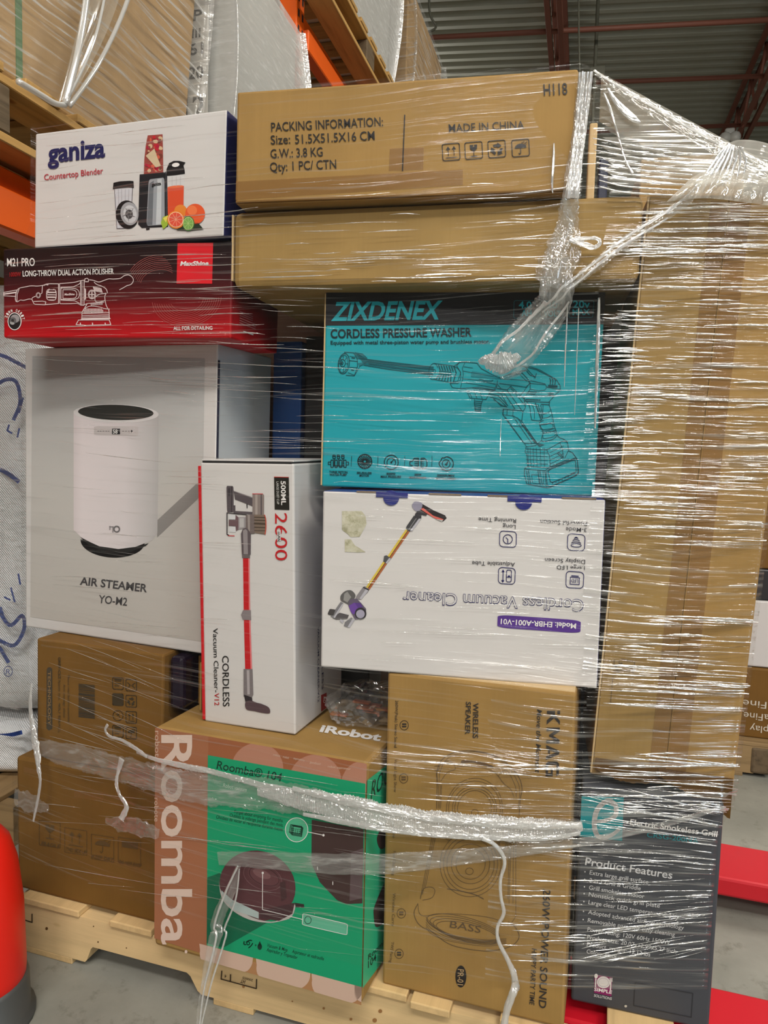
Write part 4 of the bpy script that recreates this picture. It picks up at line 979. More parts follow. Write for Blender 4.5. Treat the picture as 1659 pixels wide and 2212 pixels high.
for s_, y, x1, b_ in (('Extra large grill surface', 1112, 746, 1), ('2 in 1 Grill & Griddle', 1168, 690, 1), ('Grill smokeless indoor', 1222, 716, 1), ('Nonstick quick grill plate', 1272, 830, 1), ('Large clear LED temperature display', 1330, 970, 1), ('Adopted advanced airflow technology', 1402, 1006, 1), ('Removable parts for easy cleaning', 1462, 940, 1), ('Power rating: 120V 60Hz 1500W', 1528, 905, 0), ('Product size: 20.07x12.99x5.27 inch', 1584, 950, 0), ('Product  weight: 12.12 lbs', 1638, 760, 0), ('Color:  Black', 1690, 516, 0)):
    x0 = 316 - (y - 1112) * 0.038
    a.text(s_, (x0, y), (x1, y + (x1 - x0) * 0.165), 30, FT, 0.004)
    if b_: a.ell(x0 - 32, y - 18, 5, 6, FT, 3, n=10)
a.end('printed_feature_list', 'white lettering')
a.view(1180, 2060, 3.463)
a.poly([(360, 152), (494, 176), (488, 318), (358, 290)], ink(126, 34, 92), 2)
a.ell(428, 212, 50, 44, ink(222, 216, 216), 3, 10); a.ring(428, 212, 38, 32, ink(176, 160, 170), 0.8, 4, 10)
a.line([(372, 168), (368, 246)], WHT, 2.2, 3); a.ell(373, 164, 13, 17, WHT, 4); a.line([(484, 190), (480, 268)], WHT, 2.2, 3)
for dx in (-9, -3, 3, 9): a.line([(484 + dx, 178), (484 + dx, 206)], WHT, 0.9, 4)
a.text('SIMPLE', (357, 274), (489, 298), 24, WHT, 0.016, 0, 4); a.text('SOLUTIONS', (356, 318), (488, 344), 19, FT, 0.01, 0, 4)
a.line([(664, 214), (1097, 296), (1085, 474), (655, 386)], ink(46, 47, 52), 1.6, 2, True)
a.ell(594, 390, 10, 9, ink(190, 186, 176), 3)
a.end('printed_emblem', 'purple emblem with plate and cutlery')

# ======================================================= tall leaning carton
o, Wd, H, D = mk('tall', 'tall_carton', (KRAFT, KRAFT, KRAFT), 'very tall plain brown carton leaning on the right side of the stack', bevel=0.003)
mid = Wd * 0.52
part(o, 'left_front_flap', KRAFT_G, lambda bm: bx(bm, 0.002, mid - 0.0006, -0.0022, 0.0005, 0.02, H - 0.003, 0.0008), 'greyer flap')
part(o, 'right_front_flap', KRAFT, lambda bm: bx(bm, mid + 0.0006, Wd - 0.002, -0.0030, 0.0005, 0.01, H - 0.003, 0.0008))
part(o, 'edge_strip', EDGE, lambda bm: bx(bm, -0.0016, 0.0012, -0.003, 0.003, 0.004, H - 0.003, 0.0005))
part(o, 'packing_tape', TAPE, lambda bm: (bx(bm, mid - 0.024, mid - 0.001, -0.0028, -0.0021, 0.01, H - 0.01), bx(bm, mid + 0.002, mid + 0.03, -0.0036, -0.0029, 0.01, H - 0.01)), 'brown tape along the seam')
def torn(bm):
    rnd = random.Random(5)
    n = 26
    for s0, x0, x1, z0 in ((0, 0.004, mid, -0.004), (1, mid * 0.9, Wd - 0.004, -0.010)):
        top = []; bot = []
        for i in range(n + 1):
            t = i / n; x = x0 + (x1 - x0) * t
            dz = (0.016 * math.sin(t * 3.0) if s0 == 0 else 0.05 * t) * (1 if s0 else 1) + rnd.uniform(-0.0015, 0.0015)
            top.append(bm.verts.new((x, -0.0035 - 0.004 * s0, 0.03))); bot.append(bm.verts.new((x, -0.010 - 0.006 * s0, z0 + (0.02 - dz if s0 == 0 else 0.03 - dz))))
        for i in range(n): bm.faces.new((bot[i], bot[i + 1], top[i + 1], top[i]))
    bmesh.ops.solidify(bm, geom=bm.faces[:], thickness=0.0015)
part(o, 'torn_bottom_flap', KRAFT_SHADED, torn, 'torn flap at the foot')
a = Art(o, 'front', QUAD['tall']['front'], (Wd, D, H)); a.N = Vector((0, -1, 0)); a.P0 = Vector((0, -0.0024, 0))
a.view(1180, 1380, 8.295)
TI2 = ink(84, 66, 44)
a.line([(1215, 360), (1210, 480)], TI2, 1.2); a.line([(1345, 345), (1580, 400), (1560, 610)], TI2, 1.2); a.line([(1190, 660), (1150, 1120), (1170, 1140)], TI2, 1.2)
a.line(cr([(1190, 480), (1300, 470), (1420, 480), (1510, 510), (1540, 590)], 5), TI2, 1.5); a.line([(1200, 550), (1300, 590), (1240, 470), (1255, 550), (1520, 560)], TI2, 1.3); a.line([(1305, 380), (1300, 440), (1350, 420), (1355, 460)], TI2, 1.2)
a.end('printed_stamp', 'faint dark stamp')

# ======================================================= brown cartons at the left of the pallet
o, Wd, H, D = mk('leftmid', 'barcode_carton', (KRAFT_SHADED, KRAFT_SHADED, KRAFT_SHADED), 'brown carton with a barcode and two columns of handling symbols', bevel=0.004)
a = art(o, 'leftmid').view(40, 1300, 3.606)
a.poly(rrect([(222, 508), (264, 508), (262, 1000), (218, 1000)], 0.5, 6) if False else [(222, 530), (230, 512), (250, 508), (264, 522), (266, 985), (240, 1002), (220, 985)], ink(70, 62, 50), 2)
a.text('TECHNOLOGY', (232, 540), (232, 960), 22, ink(140, 110, 70), 0.01, 0, 3)
a.end('printed_banner', 'dark rounded banner')
TXT = ink(62, 52, 36)
a.text('GREY-C5Z', (312, 430), (312, 600), 18, TXT, 0.016); a.text('Item no. 40U SMALL', (312, 610), (312, 1020), 18, ink(88, 70, 44), 0.006)
a.text('Arm massage chaise', (352, 640), (352, 900), 16, ink(88, 70, 44), 0.004); a.text('Please read before assembly', (386, 570), (386, 940), 16, ink(88, 70, 44), 0.004)
a.end('printed_item_lines', 'small lettering reading downwards')
rnd = random.Random(11)
y = 636.0
while y < 900:
    h = rnd.uniform(2.5, 9)
    a.poly([(470, y), (596, y + 14), (596, y + 14 + h), (470, y + h)], ink(58, 54, 46), 2); y += h + rnd.uniform(2.5, 7)
a.end('printed_barcode', 'barcode')
for k, (x, y, kd) in enumerate(((777, 635, 'note'), (880, 648, 'hands'), (777, 760, 'dark'), (880, 773, 'recycle'), (777, 885, 'circle'), (880, 898, 'up'), (777, 1008, 'note'), (880, 1020, 'umbrella'))):
    icon(a, kd, sq(x, y, 82, 90, 0, 0.06), TXT, 1.3, kd != 'circle')
a.end('printed_handling_symbols', 'eight small handling symbols')

o, Wd, H, D = mk('leftbot', 'low_brown_carton', (KRAFT_SHADED, KRAFT_SHADED, KRAFT_SHADED), 'brown carton with faint handling symbols, lowest at the left end of the wooden pallet', bevel=0.006)
a = art(o, 'leftbot').view(0, 1500, 3.1065)
FI = ink(92, 72, 44)
for k, (cx, cy, kd, w) in enumerate(((336, 935, 'glass', 140), (510, 985, 'up', 148), (690, 1030, 'umbrella', 150), (870, 1050, 'dark', 150))):
    q = sq(cx, cy, w, 165, 0, 0.16)
    if kd == 'dark':
        a.rr(q, FI, 1.0, 0.02); a.poly([bil(q, u, v) for u, v in ((0.16, 0.12), (0.88, 0.12), (0.88, 0.38), (0.16, 0.38))], FI, 2)
    else: icon(a, kd, [bil(q, 0, 0), bil(q, 1, 0), bil(q, 1, 0.8), bil(q, 0, 0.8)], FI, 1.5, False)
    a.rr(q, FI, 0.9, 0.02) if kd != 'dark' else None
for s_, x0, x1, y in (('FRAGILE', 280, 400, 1008), ('THIS SIDE UP', 442, 580, 1046), ('KEEP DRY', 620, 760, 1095), ('DO NOT DROP', 800, 950, 1132)):
    a.text(s_, (x0, y), (x1, y + (x1 - x0) * 0.18), 24, FI, 0.008)
a.end('printed_handling_symbols', 'four faint handling symbols')
a.poly([(160, 485), (250, 505), (250, 540), (160, 522)], TAPE, 1); a.poly([(500, 640), (700, 680), (690, 720), (498, 690)], TAPE, 1)
a.end('packing_tape', 'brown tape patches')

# ======================================================= robot-vacuum box, brown with green panel
o, Wd, H, D = mk('roomba', 'robot_vacuum_box', (KRAFT, KRAFT, KRAFT), 'brown box with a green panel and a round robot vacuum, lettered down its left side', bevel=0.007)
a = art(o, 'roomba').view(300, 1500, 2.9625)
PINK = ink(184, 134, 116); RUST = ink(150, 92, 62); PALE = ink(214, 190, 176); GRN = ink(20, 150, 104)
a.poly([(105, 212), (445, 268), (440, 1668), (100, 1560)], ink(158, 102, 72), 1)
a.poly([(445, 268), (1440, 440), (1435, 575), (445, 390)], ink(152, 92, 60), 1)
for cx, cy, rx in ((760, 470, 165), (1130, 545, 165), (1400, 590, 110)):
    a.poly([p for p in ell_pts(cx, cy, rx, 160, 8, 40, 180, 372)], ink(176, 124, 102), 2)
a.poly([(440, 1640), (1440, 1880), (1432, 1990), (440, 1710)], ink(168, 122, 82), 1)
for cx, rx in ((560, 172), (925, 175), (1270, 165), (1440, 60)):
    y0 = 1608 + (cx - 445) * 0.262
    a.poly([(cx - rx, y0 - rx * 0.26)] + [(cx + rx, y0 + rx * 0.26)] + ell_pts(cx, y0 + 40, rx, 120 if rx > 100 else 60, 14, 20, 0, 180), ink(200, 170, 152), 2)
a.end('printed_background', 'rust and pink shapes')
a.text('Roomba', (150, 258), (150, 1598), 236 * 0.80, PALE, 0.016)
a.ell(304, 1644, 9, 11, PALE, 4)
a.end('printed_title', 'large pale lettering reading downwards')
a.text('robot', (106, 232), (106, 400), 30, ink(200, 170, 150), 0.002); a.text('robote', (102, 660), (102, 812), 28, ink(200, 170, 150), 0.002)
a.end('printed_small_lines', 'pale small lettering')
a.poly([(443, 387), (1451, 570), (1432, 1872), (436, 1603)], GRN, 3)
a.poly([(440, 1170), (520, 1140), (820, 1460), (540, 1620), (436, 1590)], ink(16, 96, 68), 4)
a.end('printed_panel', 'green panel')
DKB = ink(66, 48, 46)
a.poly([(1108, 800), (1440, 862), (1432, 1335), (1330, 1340), (1270, 1315), (1160, 1200), (1106, 1080)], DKB, 4); a.poly([(1360, 1010), (1440, 980), (1432, 1300), (1350, 1320)], ink(92, 76, 78), 5)
a.line([(1145, 1100), (1147, 1120)], WHT, 1.5, 6); a.line([(1243, 1195), (1243, 1215)], WHT, 1.5, 6)
a.ell(762, 1222, 246, 222, ink(86, 52, 56), 5, 22); a.poly(cr([(515, 1180), (530, 1260), (600, 1340), (700, 1410), (800, 1445), (900, 1440), (1000, 1340), (980, 1420), (900, 1450), (820, 1458), (700, 1435), (590, 1370), (530, 1290)], 4, True), ink(180, 176, 172), 6)
a.poly([(530, 1250), (600, 1310), (770, 1390), (770, 1432), (620, 1380), (545, 1310)], ink(168, 182, 180), 7); a.poly([(775, 1380), (1000, 1330), (985, 1400), (900, 1445), (780, 1430)], ink(70, 46, 50), 7)
a.ring(795, 1165, 128, 78, ink(120, 86, 90), 1.2, 7, 22); a.ell(805, 1160, 112, 62, ink(96, 60, 64), 7, 22); a.ring(805, 1160, 100, 54, ink(70, 42, 46), 1.6, 8, 22); a.ell(790, 1145, 60, 26, ink(120, 84, 86), 8, 22)
a.poly([(905, 1200), (940, 1190), (950, 1300), (915, 1320)], ink(70, 46, 48), 8); a.poly([(1000, 1330), (1060, 1340), (1060, 1362), (1005, 1358)], ink(50, 44, 42), 6)
a.line([(796, 1140), (795, 1372), (1048, 1434)], WHT, 1.3, 10); a.ell(797, 1138, 7, 8, WHT, 10)
a.poly(rrect([(1052, 1398), (1338, 1466), (1334, 1536), (1048, 1470)], 0.08), ink(96, 178, 146), 6); a.line(rrect([(1052, 1398), (1338, 1466), (1334, 1536), (1048, 1470)], 0.08), WHT, 1.2, 7, True)
a.ring(1085, 1440, 21, 24, ink(24, 60, 50), 1.2, 8); a.text('ClearView\u2122 LiDAR', (1124, 1454), (1320, 1504), 30, ink(24, 60, 50), 0.006)
a.end('printed_picture', 'picture of a dark round robot vacuum and its dock')
GI = ink(14, 52, 40)
a.text('Roomba\u00ae 104', (498, 474), (912, 556), 52, GI, 0.008)
a.text('Robot vacuum', (540, 592), (690, 622), 26, ink(180, 210, 190), 0.002)
for s_, x0, y0, x1, y1 in (('Forget about emptying for months.', 612, 758, 925, 818), ('Oubliez la vidange pendant des mois.', 582, 780, 925, 846), ('Olvidate de vaciar el recipiente durante meses.', 495, 792, 925, 874)):
    a.text(s_, (x0, y0), (x1, y1), 22, GI, 0.006)
a.text('Vacuum & Mop     Aspirateur et vadrouille', (820, 1612), (1184, 1700), 22, GI, 0.008); a.text('Aspirador y Trapeador', (818, 1640), (1014, 1692), 22, GI, 0.008)
for t0 in (0, 120, 240): a.line(cr([(702 + 28 * math.cos(math.radians(t0 + k * 28)), 1590 + (8 + 7 * k) * math.sin(math.radians(t0 + k * 28))) for k in range(4)], 4), GI, 2.2, 5)
a.ring(702, 1590, 9, 10, GI, 1.6, 5); a.ell(776, 1612, 14, 20, GI, 5); a.poly([(776, 1575), (789, 1606), (763, 1606)], GI, 5); a.text('+', (742, 1612), (754, 1614), 20, GI, 0.02)
a.ell(1012, 864, 72, 77, ink(80, 176, 136), 5); a.ring(1012, 864, 72, 77, WHT, 1.4, 6); a.line([(1086, 878), (1182, 898)], WHT, 1.4, 6); a.ell(1184, 898, 7, 8, WHT, 7)
for k in (0, 8, 16): a.line([(975 + k, 830 + k * 0.6), (1045 + k * 0.5, 842 + k * 0.6), (1036 + k * 0.5, 890 + k), (966 + k, 880 + k)], GI, 1.5, 7, True)
for r_ in range(3):
    for c_ in range(5): a.ell(982 + c_ * 13 - r_ * 2, 855 + r_ * 11 + c_ * 2, 4, 3, GI, 8, n=8)
a.end('printed_captions', 'dark captions and symbols')
for s_, x0, y0, x1, y1 in (('robot \u00b7 robô', 860, 390, 960, 412), ('aspiradora', 990, 412, 1060, 428), ('робот', 1096, 440, 1165, 452), ('robot aspirateur', 1210, 465, 1356, 482)):
    a.text(s_, (x0, y0), (x1, y1), 14, ink(206, 176, 156), 0.002)
a.end('printed_language_line', 'pale small lettering')
a = art(o, 'roomba', 'top').view(560, 1420, 5.53)
a.text('iRobot', (716, 892), (1446, 1006), 80, WHT, 0.04, 0.1, 4, (0.25, -1))
a.end('printed_brand', 'white lettering on the top')
a = art(o, 'roomba', 'right').view(300, 1500, 2.9625)
a.poly([(1440, 572), (1600, 440), (1600, 1720), (1430, 1880)], ink(44, 178, 132), 1)
a.text('ROOMBA', (1480, 672), (1720, 440), 112, GI, 0.0, 0.15, 4, (0.05, -1))
a.poly(cr([(1520, 930), (1540, 870), (1600, 800), (1600, 940), (1545, 990)], 4, True), DKB, 3); a.poly(cr([(1500, 1420), (1510, 1340), (1600, 1160), (1600, 1400), (1520, 1490)], 4, True), DKB, 3)
a.text('Roomba Combo', (1465, 1700), (1720, 1440), 34, GI, 0.004, 0, 4, (0, -1)); a.text('104', (1464, 1752), (1515, 1700), 44, GI, 0.004, 0, 4, (0, -1))
a.end('printed_side', 'green side print with dark lettering')
# ======================================================= plastic film materials (uv: metres along and across the pull)
def film_mat(name, along, across, base, streak, white, bumpd, rough=0.13, tint=(0.95, 0.95, 0.93), lo=0.5, hi=0.72):
    m = bpy.data.materials.new(name); m.use_nodes = True
    n = m.node_tree.nodes; l = m.node_tree.links; n.clear()
    out = n.new('ShaderNodeOutputMaterial')
    uv = n.new('ShaderNodeUVMap')
    wob = n.new('ShaderNodeTexNoise'); wob.inputs['Scale'].default_value = 3.0; wob.inputs['Detail'].default_value = 1
    l.new(uv.outputs[0], wob.inputs['Vector'])
    sub = n.new('ShaderNodeVectorMath'); sub.operation = 'SUBTRACT'; sub.inputs[1].default_value = (0.5, 0.5, 0.5)
    l.new(wob.outputs['Color'], sub.inputs[0])
    sc = n.new('ShaderNodeVectorMath'); sc.operation = 'MULTIPLY'; sc.inputs[1].default_value = (0.0, 0.035, 0.0)
    l.new(sub.outputs[0], sc.inputs[0])
    ad = n.new('ShaderNodeVectorMath'); ad.operation = 'ADD'
    l.new(uv.outputs[0], ad.inputs[0]); l.new(sc.outputs[0], ad.inputs[1])
    mp = n.new('ShaderNodeMapping'); mp.inputs['Scale'].default_value = (along, across, 1); mp.inputs['Location'].default_value = (3.3, 7.7, 0)
    l.new(ad.outputs[0], mp.inputs['Vector'])
    nz = n.new('ShaderNodeTexNoise'); nz.inputs['Scale'].default_value = 1; nz.inputs['Detail'].default_value = 2.5; nz.inputs['Roughness'].default_value = 0.6
    l.new(mp.outputs['Vector'], nz.inputs['Vector'])
    big = n.new('ShaderNodeTexNoise'); big.inputs['Scale'].default_value = 5; big.inputs['Detail'].default_value = 1
    l.new(uv.outputs[0], big.inputs['Vector'])
    bmp = n.new('ShaderNodeBump'); bmp.inputs['Strength'].default_value = 1.0; bmp.inputs['Distance'].default_value = bumpd
    l.new(nz.outputs['Fac'], bmp.inputs['Height'])
    gl = n.new('ShaderNodeBsdfGlossy'); gl.inputs['Roughness'].default_value = rough; gl.inputs['Color'].default_value = (0.95, 0.95, 0.95, 1)
    l.new(bmp.outputs['Normal'], gl.inputs['Normal'])
    df = n.new('ShaderNodeBsdfDiffuse'); df.inputs['Color'].default_value = (*tint, 1)
    tl = n.new('ShaderNodeBsdfTranslucent'); tl.inputs['Color'].default_value = (*tint, 1)
    m0 = n.new('ShaderNodeMixShader'); m0.inputs[0].default_value = 0.3
    l.new(df.outputs[0], m0.inputs[1]); l.new(tl.outputs[0], m0.inputs[2])
    m1 = n.new('ShaderNodeMixShader'); m1.inputs[0].default_value = white
    l.new(gl.outputs[0], m1.inputs[1]); l.new(m0.outputs[0], m1.inputs[2])
    mr = n.new('ShaderNodeMapRange'); mr.inputs['From Min'].default_value = lo; mr.inputs['From Max'].default_value = hi
    l.new(nz.outputs['Fac'], mr.inputs['Value'])
    pw = n.new('ShaderNodeMath'); pw.operation = 'POWER'; pw.inputs[1].default_value = 1.6
    l.new(mr.outputs['Result'], pw.inputs[0])
    mb = n.new('ShaderNodeMath'); mb.operation = 'MULTIPLY'; mb.inputs[1].default_value = streak * 2
    l.new(pw.outputs[0], mb.inputs[0])
    mb2 = n.new('ShaderNodeMath'); mb2.operation = 'MULTIPLY'
    l.new(mb.outputs[0], mb2.inputs[0]); l.new(big.outputs['Fac'], mb2.inputs[1])
    fa = n.new('ShaderNodeMath'); fa.operation = 'ADD'; fa.inputs[1].default_value = base; fa.use_clamp = True
    l.new(mb2.outputs[0], fa.inputs[0])
    tr = n.new('ShaderNodeBsdfTransparent'); tr.inputs['Color'].default_value = (0.985, 0.985, 0.98, 1)
    m2 = n.new('ShaderNodeMixShader')
    l.new(fa.outputs[0], m2.inputs[0]); l.new(tr.outputs[0], m2.inputs[1]); l.new(m1.outputs[0], m2.inputs[2])
    l.new(m2.outputs[0], out.inputs[0])
    return m
FILM = film_mat('stretch_film', 2.6, 150, 0.012, 0.28, 0.30, 0.0045, lo=0.54)
FILM_STRONG = film_mat('stretch_film_layers', 4.5, 120, 0.03, 0.60, 0.22, 0.006)
FILM_TENT = film_mat('stretch_film_tent', 2.5, 40, 0.34, 0.45, 0.50, 0.006, 0.10, (0.97, 0.95, 0.86))
FILM_ROPE = film_mat('stretch_film_bunched', 40, 220, 0.62, 0.55, 0.55, 0.008, 0.12, (0.97, 0.97, 0.95))
FILM_SHEER = film_mat('stretch_film_sheer', 18, 120, 0.14, 0.55, 0.42, 0.008, 0.10, (0.97, 0.97, 0.95))
FILM_FOLD = film_mat('stretch_film_fold', 20, 200, 0.8, 0.3, 0.30, 0.003, 0.18, (1.0, 0.99, 0.95))
FILM_RACK = film_mat('stretch_film_rack', 4, 80, 0.12, 1.3, 0.55, 0.007, 0.14)
FILM_WHITE = film_mat('stretch_film_white', 12, 60, 0.62, 0.5, 0.62, 0.008, 0.14)

def grid_sheet(rows, mat, name, parent, smooth=True):
    """rows: lists of points, u runs along a row; uv in metres"""
    bm = bmesh.new(); uvl = bm.loops.layers.uv.new('UVMap')
    V = [[bm.verts.new(p) for p in r] for r in rows]
    n = len(rows[0])
    U = []
    for r in rows:
        d = [0]
        for a_, b_ in zip(r, r[1:]): d.append(d[-1] + (Vector(b_) - Vector(a_)).length)
        U.append(d)
    Vv = [0]
    for r0, r1 in zip(rows, rows[1:]): Vv.append(Vv[-1] + (Vector(r1[n // 2]) - Vector(r0[n // 2])).length)
    for i in range(len(rows) - 1):
        for j in range(n - 1):
            try: f = bm.faces.new((V[i][j], V[i][j + 1], V[i + 1][j + 1], V[i + 1][j]))
            except ValueError: continue
            f.smooth = smooth
            for lp, (a_, b_) in zip(f.loops, ((i, j), (i, j + 1), (i + 1, j + 1), (i + 1, j))): lp[uvl].uv = (U[a_][b_], Vv[a_])
    return link(name, bm, mat, parent)

# ======================================================= the hall
def concrete():
    m, n, l, b = newmat('concrete_floor')
    nz = tex(n, l, 2.2, 8, 0.65); r = ramp(n, l, nz.outputs['Fac'], [(0.3, srgb(118, 118, 110)), (0.55, srgb(142, 141, 132)), (0.75, srgb(160, 158, 148))])
    n2 = tex(n, l, 17, 7, 0.75); r2 = ramp(n, l, n2.outputs['Fac'], [(0.32, (0.45, 0.44, 0.4)), (0.45, (1, 1, 1))])
    mx = n.new('ShaderNodeMix'); mx.data_type = 'RGBA'; mx.blend_type = 'MULTIPLY'; mx.inputs['Factor'].default_value = 0.6
    l.new(r.outputs['Color'], mx.inputs['A']); l.new(r2.outputs['Color'], mx.inputs['B']); l.new(mx.outputs['Result'], b.inputs['Base Color'])
    b.inputs['Roughness'].default_value = 0.6
    bump(n, l, b, n2.outputs['Fac'], 0.2, 0.003)
    return m
def room_obj(name, fn, mat, kind='structure'):
    bm = bmesh.new(); fn(bm)
    o = link(name, bm, mat)
    o.rotation_euler = (0, 0, PSI)
    o['kind'] = kind
    return o
room_obj('floor', lambda bm: bx(bm, -6, 8, -8, 18, -0.1, 0), concrete())
WALLM = plain('painted_block', (128, 126, 120), 0.8)
room_obj('wall_far', lambda bm: bx(bm, -6, 8, 18, 18.2, 0, 5.6), WALLM)
room_obj('wall_near', lambda bm: bx(bm, -6, 8, -8.2, -8, 0, 5.6), WALLM)
room_obj('wall_left', lambda bm: bx(bm, -6.2, -6, -8, 18, 0, 5.6), WALLM)
room_obj('wall_right', lambda bm: bx(bm, 8, 8.2, -8, 18, 0, 5.6), WALLM)
def deck(bm):
    pitch, dep = 0.152, 0.038
    y = -10.0
    prof = []
    while y < 22:
        prof += [(y, 0), (y + 0.055, 0), (y + 0.075, dep), (y + 0.13, dep)]
        y += pitch
    z0 = 5.25
    vs = [(bm.verts.new((-11, yy, z0 + zz)), bm.verts.new((12, yy, z0 + zz))) for yy, zz in prof]
    for (a0, a1), (b0, b1) in zip(vs, vs[1:]): bm.faces.new((a0, b0, b1, a1))
DECKM = plain('galvanised_deck', (172, 174, 160), 0.55, 0.1)
bm = bmesh.new(); deck(bm)
o = link('ceiling', bm, DECKM); o.rotation_euler = (0, 0, math.radians(-7.1)); o['kind'] = 'structure'
STEEL = plain('red_oxide_steel', (136, 84, 68), 0.55)
def truss(bm, X):
    zt, zb = 5.17, 4.68
    for z in (zt, zb):
        for dx in (-0.07, 0.03):
            bx(bm, X + dx, X + dx + 0.045, -6, 17, z, z + 0.05, 0.003, 1)
    y = -6.0; k = 0
    while y < 16.4:
        tube(bm, [(X, y, zb + 0.03), (X, y + 0.35, zt + 0.02)], 0.016, 6)
        tube(bm, [(X, y + 0.35, zt + 0.02), (X, y + 0.7, zb + 0.03)], 0.016, 6)
        y += 0.7
for i, X in enumerate((-4.45, -2.45, -0.42, 1.57, 3.57)):
    o = room_obj('roof_joist', lambda bm: truss(bm, X), STEEL)
def pipe(bm, p0, p1, r=0.022): tube(bm, [p0, p1], r, 8)
for p0, p1 in (((-4.6, 6.32, 4.72), (3.6, 7.33, 4.72)), ((-4.6, 7.22, 4.72), (3.6, 8.30, 4.72)), ((-4.6, 8.5, 4.72), (3.6, 9.3, 4.72))):
    o = room_obj('bridging_bar', lambda bm: pipe(bm, p0, p1), STEEL)
PVC = plain('pale_conduit', (120, 120, 106), 0.5)
def rthing(name, fn, mat, label, cat, group=None, parent=None):
    bm = bmesh.new(); fn(bm); o = link(name, bm, mat)
    o.rotation_euler = (0, 0, PSI)
    return tag(o, label, cat, group)
rthing('hanging_conduit', lambda bm: (tube(bm, [(-0.06, 7.1, 2.6), (-0.07, 7.1, 5.24)], 0.016, 8), bx(bm, -0.11, 0.02, 7.06, 7.14, 4.42, 4.50, 0.006)), PVC, 'thin pale conduit hanging from the corrugated roof, with a small grey box on it', 'conduit')
rthing('hanging_wire', lambda bm: tube(bm, cr([(-0.16, 6.6, 2.6), (-0.15, 6.6, 3.6), (-0.21, 6.6, 4.6), (-0.24, 6.6, 5.24)], 8), 0.008, 6), PVC, 'thin pale wire hanging from the roof beside the conduit', 'wire')
rthing('roof_cable', lambda bm: tube(bm, cr([(-1.46, 6.4, 5.24), (-1.50, 6.6, 4.9), (-1.46, 6.7, 4.80), (-1.62, 6.7, 4.77), (-1.9, 6.65, 4.78), (-2.2, 6.62, 4.76)], 8), 0.011, 6), PVC, 'pale cable dropping from the roof deck and running along a roof bar', 'cable')
lamp = empty('emergency_lamp', W(1.38, 9.0, 4.60), (0, 0, PSI)); tag(lamp, 'small white twin lamp hanging under the roof joist at the right', 'lamp')
LW = plain('white_plastic', (206, 206, 200), 0.4)
part(lamp, 'housing', LW, lambda bm: bx(bm, -0.05, 0.05, -0.04, 0.04, -0.02, 0.05, 0.018, 3))
for s in (-1, 1):
    part(lamp, 'lamp_head', LW, lambda bm: (tube(bm, cr([(0.05 * s, -0.02, -0.02), (0.05 * s, -0.05, -0.06), (0.05 * s, -0.08, -0.12)], 4), [0.02, 0.035, 0.05, 0.06, 0.062, 0.06, 0.055, 0.045, 0.02], 10)))
part(lamp, 'hanger', STEEL, lambda bm: tube(bm, [(0.12, 0, 0.05), (0.19, 0, 0.15)], 0.012, 6))

# ======================================================= pallets
PINE = wood('pine_along_x', (214, 184, 136), 0, 0.84)
PINE_Y = wood('pine_along_y', (210, 178, 128), 1, 0.82)
OLD = wood('old_wood_along_x', (150, 124, 88), 0, 0.6); OLD_Y = wood('old_wood_along_y', (156, 128, 90), 1, 0.6)
RACKW = wood('rack_pallet_wood_x', (178, 140, 84), 0, 0.7); RACKW_Y = wood('rack_pallet_wood_y', (182, 142, 84), 1, 0.7)
GREYW = plain('bleached_board_end', (206, 198, 182), 0.8)
def prism(bm, prof, y0, y1):
    """profile in x,z pushed along y"""
    f = [bm.verts.new((x, y0, z)) for x, z in prof]; g = [bm.verts.new((x, y1, z)) for x, z in prof]
    n = len(prof)
    bm.faces.new(f); bm.faces.new(g[::-1])
    for i in range(n): bm.faces.new((f[i], g[i], g[(i + 1) % n], f[(i + 1) % n]))
def stringer_profile(L, zb, zt):
    pts = [(0, zb)]
    for x0, x1 in ((0.165, 0.415), (L - 0.415, L - 0.165)):
        d = 0.034
        pts += [(x0, zb)] + [(x0 + 0.018 * t, zb + d * (0.5 - 0.5 * math.cos(PI * t))) for t in (0.25, 0.5, 0.75, 1.0)]
        pts += [(x1 - 0.03 + 0.03 * t, zb + d * (0.5 + 0.5 * math.cos(PI * t))) for t in (0.0, 0.25, 0.5, 0.75)] + [(x1, zb)]
    pts += [(L, zb), (L, zt), (0, zt)]
    return pts
def stringer_pallet(root, L, Wd, boards, m_x, m_y, front=0.0):
    for y in (0.0, Wd / 2 - 0.02, Wd - 0.04):
        part(root, 'stringer', m_x, lambda bm: (prism(bm, stringer_profile(L, 0.0126, 0.1004), y, y + 0.038), bmesh.ops.recalc_face_normals(bm, faces=bm.faces[:])))
    for x0, x1, dy in boards:
        part(root, 'deck_board', m_y, lambda bm: bx(bm, x0, x1, -0.001 - dy, Wd - 0.002, 0.1006, 0.1134, 0.002))
    for x0, x1 in ((0.0, 0.135), (L * 0.36, L * 0.425), (L * 0.53, L * 0.6), (L - 0.135, L)):
        part(root, 'bottom_board', m_y, lambda bm: bx(bm, x0, x1, 0.0, Wd, 0.0, 0.0124, 0.0015))
pp = POSE['pallet']
pal = empty('wooden_pallet', pp[:3], (0, 0, math.radians(pp[3])))
tag(pal, 'pale new wooden pallet carrying the tall film-wrapped stack of boxes', 'pallet')
stringer_pallet(pal, 1.22, 1.02, [(0.018, 0.155, 0.004), (0.225, 0.315, 0.006), (0.40, 0.49, 0), (0.57, 0.66, 0), (0.725, 0.795, 0.004), (0.803, 0.868, 0.014), (0.945, 1.03, 0.004), (1.105, 1.205, 0.0)], PINE, PINE_Y)
stamp = Art(pal, 'front', QUAD['pallet']['front'], (1.22, 1.02, pp[7]))
SM = ink(70, 54, 36)
stamp.view(0, 1500, 3.1065)
